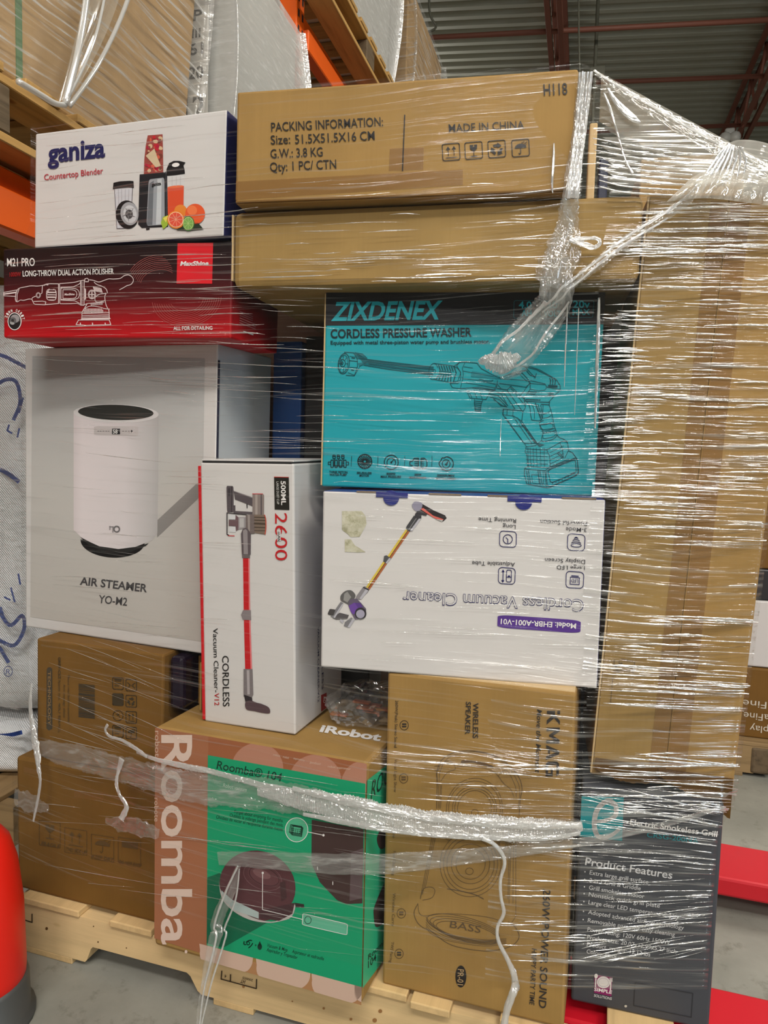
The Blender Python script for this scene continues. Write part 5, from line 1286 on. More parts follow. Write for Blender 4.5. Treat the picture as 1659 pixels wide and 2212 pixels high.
stamp.line([(88, 1487), (218, 1528), (218, 1472)], SM, 2.6); stamp.text('HI', (162, 1480), (136, 1474), 18, SM, 0.01)
stamp.view(400, 2060, 3.318)
stamp.line([(265, 122), (260, 180), (512, 248), (514, 182)], SM, 2.6); stamp.line([(328, 148), (326, 200)], SM, 2.6)
stamp.text('HT', (436, 188), (404, 180), 26, SM, 0.01); stamp.text('4', (300, 150), (288, 148), 22, SM, 0.01); stamp.text('200005', (490, 182), (416, 162), 16, SM, 0.0)
stamp.view(0, 1500, 3.1065)
for x, y, r_ in ((315, 1570, 9), (137, 1532, 4), (660, 1660, 5), (630, 1555, 4), (850, 1700, 4)): stamp.ell(x, y, r_, r_ * 1.1, ink(96, 66, 36), 2, n=12)
stamp.view(400, 2060, 3.318)
for x, y, r_ in ((770, 340, 6), (995, 390, 9), (1190, 468, 10), (1400, 410, 14), (1360, 476, 16), (420, 235, 10)): stamp.ell(x, y, r_, r_, ink(150, 108, 64), 2, n=12)
stamp.end('stamp_marks', 'dark branded stamp marks and nail holes')

# pallet jack forks under the pallet
REDP = plain('red_enamel', (196, 24, 40), 0.35)
jack = empty('pallet_jack', pp[:3], (0, 0, math.radians(pp[3])))
tag(jack, 'red pallet jack whose two forks run under the wooden pallet and out to the right', 'pallet jack')
def fork(bm, y0, y1):
    bx(bm, 0.30, 2.05, y0, y1, 0.048, 0.09, 0.006, 2)
for y0, y1 in ((0.06, 0.22), (0.585, 0.745)):
    fk = part(jack, 'fork', REDP, lambda bm: fork(bm, y0, y1))
    part(fk, 'fork_roller', plain('black_rubber', (30, 30, 30), 0.7), lambda bm: tube(bm, [(0.40, y0 + 0.03, 0.036), (0.40, y1 - 0.03, 0.036)], 0.036, 16))
part(jack, 'frame', REDP, lambda bm: bx(bm, 2.0, 2.14, 0.1, 0.7, 0.05, 0.34, 0.02, 2))
part(jack, 'steering_wheel_truck', plain('black_rubber', (30, 30, 30), 0.7), lambda bm: (tube(bm, [(2.16, 0.34, 0.09), (2.16, 0.46, 0.09)], 0.09, 20)))
part(jack, 'tow_bar', REDP, lambda bm: tube(bm, [(2.16, 0.4, 0.2), (2.5, 0.4, 1.15)], 0.022, 10))

# red guard post in front of the rack
guard = empty('guard_post', W(-0.955, 0.955, 0), (0, 0, PSI)); tag(guard, 'red rounded guard post with a grey base at the lower left corner', 'guard post')
part(guard, 'post', plain('bright_red_plastic', (226, 30, 16), 0.4), lambda bm: tube(bm, [(0, 0, 0.05), (0.002, 0, 0.09), (0.0, 0, 0.2), (-0.006, 0, 0.27), (-0.012, 0, 0.305), (-0.02, 0, 0.325), (-0.03, 0, 0.335)], [0.076, 0.0765, 0.075, 0.071, 0.064, 0.05, 0.02], 28))
part(guard, 'base', plain('grey_steel', (96, 98, 98), 0.5, 0.6), lambda bm: tube(bm, [(0, 0, 0), (0, 0, 0.008), (0, 0, 0.012), (0, 0, 0.07), (0, 0, 0.078)], [0.092, 0.092, 0.084, 0.082, 0.077], 28))

# ======================================================= the rack on the left
ORANGE = plain('orange_enamel', (232, 94, 14), 0.42)
rack = empty('pallet_rack', (0, 0, 0), (0, 0, PSI)); tag(rack, 'orange steel pallet rack behind the stack on the left', 'rack')
def post(bm, x, y):
    bx(bm, x - 0.075, x + 0.0, y - 0.04, y + 0.04, 0, 4.6, 0.004, 1)
    z = 0.1
def beam(bm, x, y0, y1, z0, z1):
    bx(bm, x - 0.05, x, y0, y1, z0, z0 + (z1 - z0) * 0.62, 0.004, 1)
    bx(bm, x - 0.075, x - 0.022, y0, y1, z0 + (z1 - z0) * 0.6, z1, 0.004, 1)
for y in (2.84, 7.9, -0.1):
    for x in (-1.17, -2.2):
        if y < 0 and x > -2: continue
        p_ = part(rack, 'upright', ORANGE, lambda bm: post(bm, x, y))
        if x > -2: part(p_, 'slot', plain('slot_dark', (30, 22, 20), 0.8), lambda bm: [bx(bm, x - 0.002 + 0.0015, x + 0.0012, y + dy - 0.007, y + dy + 0.007, z, z + 0.028) for z in [2.4 + 0.06 * k for k in range(16)] for dy in (-0.02, 0.02)])
for z0, z1 in ((1.42, 1.55), (2.60, 2.735)):
    for x in (-1.15, -2.15):
        for y0, y1 in ((-0.06, 2.80), (2.88, 7.86)):
            if z0 > 2 and y1 < 3: continue
            part(rack, 'beam', ORANGE, lambda bm: beam(bm, x, y0, y1, z0, z1))
WIRE = plain('galvanised_wire', (150, 150, 146), 0.4, 0.6)
part(rack, 'wire_deck', WIRE, lambda bm: [tube(bm, [(-2.1, y, 1.556), (-1.2, y, 1.556), (-1.145, y, 1.55), (-1.142, y, 1.50)], 0.0035, 5) for y in [0.1 + 0.09 * k for k in range(12)]] + [tube(bm, [(x, 0.0, 1.553), (x, 1.2, 1.553)], 0.0035, 5) for x in (-1.142, -1.4, -1.7, -2.0)])
bl = empty('blue_rack_post', W(-1.58, 6.0, 0), (0, 0, PSI)); tag(bl, 'blue rack upright far behind the top carton', 'rack upright')
part(bl, 'post', plain('blue_enamel', (30, 78, 140), 0.5), lambda bm: bx(bm, -0.04, 0.05, -0.04, 0.04, 0, 4.12, 0.004, 1))
part(bl, 'foot_plate', plain('blue_enamel', (30, 78, 140), 0.5), lambda bm: bx(bm, -0.08, 0.09, -0.08, 0.08, 0, 0.01))

def block_pallet(name, X0, X1, Y0, Y1, z, label, mx=RACKW, my=RACKW_Y, group=None):
    r = empty(name, W(X1, Y0, z), (0, 0, PSI)); tag(r, label, 'pallet', group)
    w, L = X1 - X0, Y1 - Y0
    for x in (0.0, w / 2 - 0.05, w - 0.1):
        for y in (0.0, L / 2 - 0.06, L - 0.12):
            part(r, 'block', GREYB2, lambda bm: bx(bm, -x - 0.1, -x, y, y + 0.12, 0.018, 0.108, 0.004, 1))
        part(r, 'bottom_board', my, lambda bm: bx(bm, -x - 0.1, -x, 0, L, 0, 0.018, 0.002, 1))
        part(r, 'stringer_board', my, lambda bm: bx(bm, -x - 0.1, -x, 0, L, 0.108, 0.126, 0.002, 1))
    y = 0.0
    while y + 0.1 <= L + 0.01:
        part(r, 'deck_board', mx, lambda bm: bx(bm, -w, 0.004, y, y + 0.1, 0.126, 0.144, 0.002, 1)); y += 0.155
    return r
GREYB2 = wood('weathered_block', (104, 88, 68), 1, 0.5)

BROWNL = cardboard('rack_carton', (176, 142, 96))
DARKB = cardboard('dark_brown_carton', (74, 50, 34))
def wrapped_load(name, X0, X1, Y0, Y1, z0, z1, label, lean=0.0, bulge=0.02, core=BROWNL, film=FILM_RACK, group=None, gapfn=None):
    r = empty(name, W(X1, Y0, z0), (0, 0, PSI)); tag(r, label, 'pallet load', group)
    w, L, h = X1 - X0, Y1 - Y0, z1 - z0
    def sh(p):
        x, y, z = p
        return (x, y + lean * z, z)
    def corebox(bm):
        bx(bm, -w, -0.012, 0.0, L, 0.0, h, 0.006, 2)
        for v in bm.verts: v.co = Vector(sh(v.co))
    part(r, 'carton', core, corebox)
    rows = []
    nz_, nu = 16, 40
    ring = [(-w, -0.01), (-w * 0.5, -0.014), (-0.02, -0.012), (-0.001, 0.004), (0.0, L * 0.25), (0.004, L * 0.5), (0.002, L * 0.75), (-0.001, L - 0.004), (-0.02, L + 0.012), (-w * 0.5, L + 0.014), (-w, L + 0.01)]
    ring = cr(ring, 6)
    for i in range(nz_ + 1):
        t = i / nz_; z = 0.002 + h * t
        b_ = bulge * math.sin(PI * t)
        rows.append([sh((x + (b_ if x > -0.05 else 0), y, z)) for x, y in ring])
    grid_sheet(rows, film, 'film_wrap', r)
    return r
pA = block_pallet('rack_pallet', -2.15, -1.10, 1.10, 1.92, 1.562, 'brown wooden pallet under the film-wrapped cartons at the upper left')
lA = wrapped_load('wrapped_cartons', -2.1, -1.125, 1.12, 1.90, 1.71, 2.75, 'tall brown cartons in stretch film on the rack pallet at the upper left', lean=0.13)
part(lA, 'green_strap', plain('green_strap', (70, 110, 62), 0.5), lambda bm: bx(bm, -0.012, -0.0105, 0.155, 0.172, 0.0, 0.9), 'green strap')
# slack film hanging off the load
rows = []
for i in range(15):
    t = i / 14
    ya, yb = 0.315 - 0.095 * t, 0.50 - 0.262 * t ** 0.9
    z = 0.44 - 0.455 * t
    off = 0.035 + 0.02 * math.sin(t * 3)
    rows.append([(off + 0.010 * math.sin(11 * s_ / 12 + 4 * t) * (1 - 0.6 * t), ya + (yb - ya) * s_ / 12, z + 0.01 * math.sin(PI * s_ / 12)) for s_ in range(13)])
grid_sheet([list(c) for c in zip(*rows)], FILM_TENT, 'loose_film_tail', lA)
FILM_THREAD = film_mat('stretch_film_thread', 20, 200, 0.75, 0.3, 0.6, 0.006, 0.10)
for pts, r_ in (([(0.05, 0.09, -0.035), (0.05, 0.15, -0.032), (0.05, 0.19, -0.03), (0.048, 0.225, -0.018)], 0.006), ([(0.05, 0.222, -0.018), (0.06, 0.25, 0.1), (0.058, 0.285, 0.25), (0.045, 0.32, 0.44)], 0.007), ([(0.05, 0.235, -0.016), (0.062, 0.31, 0.10), (0.058, 0.40, 0.25), (0.045, 0.50, 0.44)], 0.005), ([(0.055, 0.228, 0.0), (0.07, 0.28, 0.12), (0.066, 0.33, 0.25), (0.055, 0.38, 0.44)], 0.003)):
    part(lA, 'film_tail_edge', FILM_THREAD, lambda bm: tube(bm, cr(pts, 6), r_, 6), smooth=True)

block_pallet('rack_pallet', -2.15, -1.10, 2.02, 2.78, 1.562, 'wooden rack pallet under the white wrapped load')
lB = wrapped_load('white_wrapped_load', -2.1, -1.15, 2.12, 2.74, 1.71, 2.62, 'white film-wrapped load on the rack between the brown cartons and the orange upright', lean=0.05, bulge=0.05, core=plain('white_bundle', (206, 202, 192), 0.6), film=FILM_WHITE)
LBL = plain('paper_label', (212, 208, 200), 0.6)
def lab(bm): bx(bm, -0.14, -0.015, -0.024, -0.022, 0.22, 0.62)
lb = part(lB, 'paper_label', LBL, lab, 'white paper label with black figures')
def free_text(parent, name, items, mat, origin, ux, uy, bold=0.02):
    bm = bmesh.new()
    for s_, x, y, wd, cap in items:
        vs, fs = glyphs(s_, bold); x0 = min(v[0] for v in vs); x1 = max(v[0] for v in vs)
        bv = [bm.verts.new(Vector(origin) + Vector(ux) * (x + (vx - x0) / (x1 - x0) * wd) + Vector(uy) * (y + vy / CAPH * cap)) for vx, vy in vs]
        for f in fs:
            try: bm.faces.new([bv[i] for i in f])
            except ValueError: pass
    return link(name, bm, mat, parent)
free_text(lb, 'label_figures', [('P', 0.075, 0.36, 0.03, 0.03), ('61', 0.06, 0.26, 0.05, 0.035), ('20', 0.06, 0.19, 0.05, 0.035), ('12', 0.045, 0.07, 0.07, 0.07), ('IIIII', 0.05, 0.01, 0.06, 0.035), ('III', 0.07, 0.31, 0.03, 0.025)], BLK, (-0.14, -0.0248, 0.22), (1, 0, 0), (0, 0, 1))
# upper level, further down the aisle
block_pallet('upper_rack_pallet', -2.05, -1.03, 2.72, 3.98, 2.742, 'wooden pallet seen from below on the upper orange beam')
lC = wrapped_load('upper_wrapped_load', -2.0, -1.08, 2.8, 3.85, 2.888, 3.75, 'clear film-wrapped goods on the upper pallet beside the roof', lean=0.06, bulge=0.04, core=plain('white_bundle', (206, 202, 192), 0.6), film=FILM_WHITE)
block_pallet('upper_rack_pallet', -2.05, -1.05, 4.08, 5.1, 2.742, 'second wooden pallet further along the upper orange beam')
lD = wrapped_load('upper_brown_load', -2.0, -1.04, 4.1, 5.05, 2.888, 3.60, 'brown film-wrapped load further along the upper beam', bulge=0.03, core=BROWNL, film=FILM_RACK)

# ======================================================= white woven sacks under the rack
def weave():
    m, n, l, b = newmat('woven_sack')
    tc = n.new('ShaderNodeTexCoord'); wv = n.new('ShaderNodeTexWave'); wv.inputs['Scale'].default_value = 90; wv.bands_direction = 'DIAGONAL'
    l.new(tc.outputs['Object'], wv.inputs['Vector'])
    nz = tex(n, l, 6, 6, 0.6)
    b.inputs['Base Color'].default_value = srgb(246, 247, 250)
    b.inputs['Roughness'].default_value = 0.3
    mxx = n.new('ShaderNodeMath'); mxx.operation = 'MULTIPLY_ADD'; mxx.inputs[1].default_value = 0.05
    l.new(wv.outputs['Fac'], mxx.inputs[0]); l.new(nz.outputs['Fac'], mxx.inputs[2])
    bump(n, l, b, mxx.outputs[0], 0.9, 0.03)
    return m
SACK = weave()
def sack(name, X0, X1, Y0, Y1, z0, z1, label, r=0.05, amp=0.014):
    bm = bmesh.new()
    bmesh.ops.create_cube(bm, size=1.0)
    bmesh.ops.subdivide_edges(bm, edges=bm.edges[:], cuts=22, use_grid_fill=True)
    rnd = random.Random(4)
    for v in bm.verts:
        c = v.co * 2
        q = Vector((c.x, c.y, c.z))
        d = Vector([math.copysign(abs(k) ** 1.0, k) for k in q])
        e = sorted(abs(k) for k in q)
        f = 1 - 0.06 * max(0, e[1] - 0.7) / 0.3 - 0.05 * max(0, e[0] - 0.7) / 0.3
        x = (X0 + X1) / 2 + q.x * f * (X1 - X0) / 2; y = (Y0 + Y1) / 2 + q.y * f * (Y1 - Y0) / 2; z = (z0 + z1) / 2 + q.z * f * (z1 - z0) / 2
        k = amp * (math.sin(11 * z + 5 * x + 3 * y) + 0.6 * math.sin(23 * z - 9 * x) + 0.5 * math.sin(17 * x + 13 * y)) * (0.6 if abs(q.z) < 0.98 else 0.1)
        v.co = Vector((x + q.x * k * 0.4, y + q.y * k, z))
    o = link(name, bm, SACK, None, True)
    o.rotation_euler = (0, 0, PSI)
    return tag(o, label, 'sack')
sk = sack('woven_sack', -2.05, -1.26, 1.5, 2.3, 0.27, 1.40, 'big white woven sack with blue lettering at the left edge, under the rack')
sk2 = sack('woven_sack', -2.1, -1.34, 1.5, 2.3, 0.118, 0.268, 'low white sack squashed beneath the big lettered sack', amp=0.008)
sp = empty('dark_pallet', W(-2.2, 1.42, 0), (0, 0, PSI)); tag(sp, 'dark pallet on the floor under the white sacks', 'pallet')
stringer_pallet(sp, 0.9, 0.95, [(0.0 + 0.15 * k, 0.1 + 0.15 * k, 0) for k in range(6)], OLD, OLD_Y)
def sack_print(bm):
    pass
# blue lettering on the near face of the sack (traced in image pixel coordinates)
def proj(P):
    d = Vector(P) - cam.location
    return (829.5 + FPX * d.dot(_rt) / d.dot(_fw), 1106 - FPX * d.dot(_up) / d.dot(_fw))
cam.location = (0, 0, CAM_H)
SP_ = [(-1.6, 1.0), (-1.2, 1.0), (-1.2, 0.3), (-1.6, 0.3)]
ba = Art.__new__(Art)
ba.box = sk; ba.P0, ba.U, ba.V, ba.N = Vector((-1.75, 1.477, 0.25)), Vector((1, 0, 0)), Vector((0, 0, 1)), Vector((0, -1, 0))
ba.lim = (0.7, 1.25)
ba.h = homography([proj(W(-1.75, 1.477, 1.5)), proj(W(-1.05, 1.477, 1.5)), proj(W(-1.05, 1.477, 0.25)), proj(W(-1.75, 1.477, 0.25))], [(0, 1.25), (0.7, 1.25), (0.7, 0), (0, 0)])
ba.view(0, 0, 1); ba.begin()
SB = ink(58, 84, 160)
for pts, w_ in (([(-20, 762), (10, 770), (40, 785), (60, 796)], 8), ([(30, 906), (44, 868), (36, 826), (14, 820), (-6, 832), (-20, 850)], 8), ([(40, 890), (48, 860)], 8), ([(-12, 1300), (20, 1350), (48, 1330), (52, 1360), (30, 1394), (-6, 1380)], 8), ([(-20, 1385), (0, 1400), (18, 1430)], 8), ([(2, 1015), (22, 1026), (40, 1040)], 9), ([(-6, 1590), (20, 1588), (46, 1582)], 9)):
    ba.line(cr(pts, 6), SB, w_, 1)
for pts in ([(20, 918), (16, 930), (26, 936)], [(42, 926), (38, 944)], [(24, 1270), (32, 1300)], [(10, 1290), (22, 1296)], [(40, 1240), (44, 1262)], [(2, 1312), (8, 1330)]): ba.line(pts, SB, 4, 1)
ba.ring(18, 1450, 9, 11, SB, 1.6, 1); ba.text('R', (13, 1456), (23, 1457), 11, SB, 0.0)
ba.end('printed_lettering', 'blue lettering')
rows = [[(-1.9 + 0.62 * j / 16 + 0.0, 1.462 + 0.008 * math.sin(j * 1.7 + i), 0.3 + 1.06 * i / 20) for j in range(17)] for i in range(21)]
grid_sheet(rows, FILM_SHEER, 'clear_plastic_cover', sk)

# ======================================================= goods on the far pallet at the right
fp = empty('far_pallet', W(0.40, 2.46, 0), (0, 0, PSI)); tag(fp, 'old wooden pallet on the floor behind the stack at the right edge', 'pallet')
stringer_pallet(fp, 1.2, 1.0, [(0.0, 1.2, 0)], OLD, OLD)
part(fp, 'block', GREYB2, lambda bm: bx(bm, 0.155, 0.215, -0.004, 0.1, 0.013, 0.099, 0.008))
def small_box(name, X0, X1, Y0, Y1, z0, z1, mat, label):
    bm = bmesh.new(); bx(bm, X0, X1, Y0, Y1, z0, z1, 0.005); o = link(name, bm, mat); o.rotation_euler = (0, 0, PSI); return tag(o, label, 'box')
d1 = small_box('display_carton', 0.40, 1.5, 2.50, 3.1, 0.114, 0.34, KRAFT_SHADED, 'brown display carton with upside down white lettering on the far pallet')
free_text(d1, 'printed_lettering', [('Display', -0.655, -0.125, 0.10, 0.022), ('UltraFine', -0.665, -0.165, 0.13, 0.022), ('UltraFine', -0.69, -0.205, 0.16, 0.022)], ink(206, 196, 180), (0.0, 2.4985, 0.03), (-1, 0, 0), (0, 0, -1), 0.0)
d2 = small_box('white_carton', 0.42, 1.45, 2.51, 3.1, 0.342, 0.555, WHITE, 'white carton with grey text on top of the brown display carton')
free_text(d2, 'printed_text', [('IIIIIIIII', 0.60 + 0.0, 0.36 + 0.03 * k, 0.10, 0.012) for k in range(6)], ink(150, 148, 146), (0.0, 2.5085, 0.0), (1, 0, 0), (0, 0, 1), 0.0)
small_box('black_carton', 0.42, 1.45, 2.52, 3.1, 0.557, 0.655, plain('black_carton', (44, 42, 44), 0.4), 'flat black carton above the white carton on the far pallet')
small_box('upper_far_carton', 0.40, 1.5, 2.52, 3.1, 0.657, 1.0, KRAFT_SHADED, 'plain brown carton, topmost on the far pallet at the right edge')

# ======================================================= things deep inside the stack
def inner(name, pose, mat, label, cat='box', bevel=0.003):
    x, y, z, yaw, w, h, d = pose
    bm = bmesh.new(); bx(bm, 0, w, 0, d, 0, h, bevel)
    o = link(name, bm, mat); o.location = (x, y, z); o.rotation_euler = (0, 0, math.radians(yaw))
    return tag(o, label, cat)
inner('dark_carton', (-0.46, 1.81, 0.115, -14, 0.45, 1.33, 0.2), DARKB, 'tall dark brown carton at the back of the gap left of the teal box')
inner('blue_box', (-0.232, 1.487, 0.115, -16, 0.062, 1.09, 0.1), coated('deep_blue_board', (36, 74, 132)), 'deep blue box standing in the gap right of the air steamer box')
inner('black_box', (-0.166, 1.475, 0.115, -14, 0.15, 1.10, 0.1), plain('black_inner_board', (26, 24, 26), 0.5), 'black box in the gap behind the teal box')
inner('charcoal_box', (0.20, 1.50, 0.117, -12, 0.36, 1.125, 0.18), coated('near_black_board', (30, 32, 42)), 'near black tall box deep between the teal box and the tall carton')
def beside_mid(u, v): 
    p_ = POSE['leftmid']; c_, s_ = math.cos(math.radians(p_[3])), math.sin(math.radians(p_[3]))
    return p_[0] + c_ * u - s_ * v, p_[1] + s_ * u + c_ * v
bx_, by_ = beside_mid(POSE['leftmid'][6] + 0.006, 0.012)
inner('dark_purple_package', (bx_, by_, 0.5105, -17, 0.030, 0.098, 0.14), coated('dark_purple_film', (28, 20, 34), 0.2), 'shiny dark purple package squeezed beside the barcode carton', 'package', 0.008)
bx_, by_ = beside_mid(POSE['leftmid'][6] + 0.042, 0.05)
fl = inner('kraft_flap_carton', (bx_, by_, 0.5105, -17, 0.040, 0.095, 0.1), KRAFT_SHADED, 'brown carton with an open flap between the barcode carton and the upright white box')
part(fl, 'flap', KRAFT, lambda bm: bx(bm, 0.022, 0.026, -0.03, -0.001, 0.002, 0.09, 0.0008))
inner('rear_carton', (0.560, 1.71, 0.115, -13, 0.220, 1.555, 0.3), KRAFT, 'brown carton standing behind the packing carton, seen through the film')
inner('navy_carton', (0.405, 1.488, 1.3705, -13, 0.018, 0.21, 0.06), coated('navy_dark', (34, 38, 60)), 'thin navy carton standing behind the packing carton')
inner('tan_board', (0.3835, 1.490, 1.3705, -13, 0.015, 0.276, 0.06), EDGE, 'pale tan board standing behind the packing carton', 'board')
# clear bag lying on the robot vacuum box
def bag(bm):
    rnd = random.Random(8)
    bmesh.ops.create_icosphere(bm, subdivisions=4, radius=1.0)
    for v in bm.verts:
        c = v.co.copy()
        k = 1 + 0.13 * math.sin(7 * c.x + 3 * c.z) * math.sin(6 * c.y + 2 * c.x) + rnd.uniform(-0.05, 0.05)
        v.co = Vector((c.x * 0.07 * k, c.y * 0.07 * k, max(-0.028, c.z * 0.036 * k)))
bag_o = empty('clear_plastic_bag', (-0.020, 1.27, 0.5405), (0, 0, math.radians(-19))); tag(bag_o, 'crumpled clear plastic bag with orange scraps on the robot vacuum box', 'bag')
bm = bmesh.new(); bag(bm)
uvl = bm.loops.layers.uv.new('UVMap')
for f in bm.faces:
    f.smooth = False
    for lp in f.loops: lp[uvl].uv = (lp.vert.co.x, lp.vert.co.y)
link('bag_film', bm, film_mat('clear_bag', 20, 30, 0.22, 0.4, 0.25, 0.006, 0.1), bag_o)
rnd = random.Random(2)
for k in range(7):
    x, y = rnd.uniform(-0.045, 0.045), rnd.uniform(-0.04, 0.03)
    part(bag_o, 'orange_scrap', plain('orange_scrap', (176, 92, 50), 0.5), lambda bm: bx(bm, x - 0.016, x + 0.016, y - 0.006, y + 0.006, -0.02 + 0.004 * k, -0.016 + 0.004 * k, 0.001, 1))
# ======================================================= stretch film wrapped round the stack
from mathutils.bvhtree import BVHTree
def pose_corners(p):
    x, y, z, yaw, pt, rl, w, h, d = p
    Rm = Matrix.Rotation(math.radians(yaw), 3, 'Z') @ Matrix.Rotation(math.radians(pt), 3, 'X') @ Matrix.Rotation(math.radians(rl), 3, 'Y')
    return [[Vector((x, y, z)) + Rm @ Vector((a_ * w, b_ * d, c_ * h)) for a_ in (0, 1) for b_ in (0, 1)] for c_ in (0, 1)]
BOXES = {k: pose_corners(p) for k, p in POSE.items() if k != 'pallet'}
def plan_at(k, z):
    lo, hi = BOXES[k]
    z0 = min(c.z for c in lo); z1 = max(c.z for c in hi)
    if z < z0 - 0.02 or z > z1 + 0.014: return []
    t = min(max((z - z0) / (z1 - z0), 0), 1)
    return [a_.lerp(b_, t) for a_, b_ in zip(lo, hi)]
def lower_hull(pts):
    pts = sorted(set(pts)); h = []
    for p in pts:
        while len(h) >= 2 and (h[-1][0] - h[-2][0]) * (p[1] - h[-2][1]) - (h[-1][1] - h[-2][1]) * (p[0] - h[-2][0]) <= 0: h.pop()
        h.append(p)
    return h
NC = 150
def film_row(z):
    pts = []
    for k in BOXES:
        for c in plan_at(k, z): pts.append((round(c.dot(RX), 5), round(c.dot(RY), 5)))
    x0 = min(p[0] for p in pts); x1 = max(p[0] for p in pts)
    h = lower_hull(pts)
    f = []
    off = 0.005
    for j in range(NC + 1):
        x = x0 + (x1 - x0) * j / NC
        for a_, b_ in zip(h, h[1:]):
            if a_[0] - 1e-9 <= x <= b_[0] + 1e-9:
                t = (x - a_[0]) / max(b_[0] - a_[0], 1e-9); f.append([x, a_[1] + (b_[1] - a_[1]) * t - off]); break
        else: f.append([x, h[-1][1] - off])
    f[0][0] -= off; f[-1][0] += off
    L_ = [[f[0][0] - 0.0, f[0][1] + 0.16 * (1 - i / 6)] for i in range(6)]
    R_ = [[f[-1][0] + 0.0, f[-1][1] + 0.02 + 0.16 * i / 6] for i in range(6)]
    return L_ + f + R_
ZT, ZU = 1.374, 1.541
zs = [0.185 + 0.0145 * i for i in range(82)]
zs = [z for z in zs if z < ZT - 0.005] + [ZT]
rows2 = [film_row(z) for z in zs]
for _ in range(3):                                     # the film bridges steps between boxes smoothly
    new = [[list(p) for p in r] for r in rows2]
    for i in range(1, len(rows2) - 1):
        for j in range(len(rows2[0])):
            for c in (0, 1):
                v = (rows2[i - 1][j][c] + 2 * rows2[i][j][c] + rows2[i + 1][j][c]) / 4
                new[i][j][c] = min(rows2[i][j][c], v) if c == 1 else v
    rows2 = new
top = film_row(1.52)
last = rows2[-1]
for i in range(1, 13):
    t = i / 12
    zs.append(ZT + (ZU - ZT) * t)
    rows2.append([[a_[0] + (b_[0] - a_[0]) * t, a_[1] + (b_[1] - a_[1]) * t] for a_, b_ in zip(last, top)])
ROWS = [[W(p[0], p[1], z) for p in r] for r, z in zip(rows2, zs)]

film = empty('stretch_film_wrap', W(0, 1.1, 0.18)); film.rotation_euler = (0, 0, 0)
tag(film, 'clear stretch film with bunched strands and loose tails wrapped round the whole stack', 'plastic film')
INV = Matrix.Translation(-film.location)
def to_film(p): return INV @ Vector(p)
TALL_L = BOXES['tall'][0][0]
def classify(i, j):
    p = ROWS[i][j]
    X, z = p.dot(RX), p.z
    if z > ZT - 0.004 and X > 0.02 and p.x > 0.235: return 'tent'
    if p.x > 0.30 and z > 0.5: return 'strong'
    if p.x > 0.17 and z <= 0.62: return 'strong'
    return 'front'
def film_part(key, mat, name):
    bm = bmesh.new(); uvl = bm.loops.layers.uv.new('UVMap'); cache = {}
    def vert(i, j):
        if (i, j) not in cache: cache[(i, j)] = bm.verts.new(to_film(ROWS[i][j]))
        return cache[(i, j)]
    for i in range(len(ROWS) - 1):
        for j in range(len(ROWS[0]) - 1):
            if classify(i, j) != key: continue
            f = bm.faces.new((vert(i, j), vert(i, j + 1), vert(i + 1, j + 1), vert(i + 1, j))); f.smooth = True
            for lp, (a_, b_) in zip(f.loops, ((i, j), (i, j + 1), (i + 1, j + 1), (i + 1, j))):
                q = ROWS[a_][b_]
                lp[uvl].uv = (q.dot(RX) + (0 if 6 <= b_ <= NC + 6 else (b_ - NC if b_ > NC else b_ - 6) * 0.027), q.z + 0.03 * q.dot(RX) * (1.0 - q.z) * 1.5)
    return link(name, bm, mat, film)
film_part('front', FILM, 'front_film')
film_part('strong', FILM_STRONG, 'side_film')
film_part('tent', FILM_TENT, 'tented_film')

_v = [p for r in ROWS for p in r]; _n = len(ROWS[0])
BVH = BVHTree.FromPolygons(_v, [(i * _n + j, i * _n + j + 1, (i + 1) * _n + j + 1, (i + 1) * _n + j) for i in range(len(ROWS) - 1) for j in range(_n - 1)])
CAMP = Vector((0, 0, CAM_H))
def pixel_to_film(px, py):
    """image pixel coordinates -> point on the wrapped film (None beside it)"""
    d = (_fw + _rt * ((px - 829.5) / FPX) - _up * ((py - 1106) / FPX)).normalized()
    hit = BVH.ray_cast(CAMP, d)
    return hit[0], hit[1]
def on_film(px, py, off=0.004, fallback=1.15):
    co, nr = pixel_to_film(px, py)
    d = (_fw + _rt * ((px - 829.5) / FPX) - _up * ((py - 1106) / FPX))
    if co is None:
        co = CAMP + d * (fallback / d.dot(Vector((0, 1, 0))))
        nr = -d.normalized()
    if nr.dot(d) > 0: nr = -nr
    return co + nr * off, nr
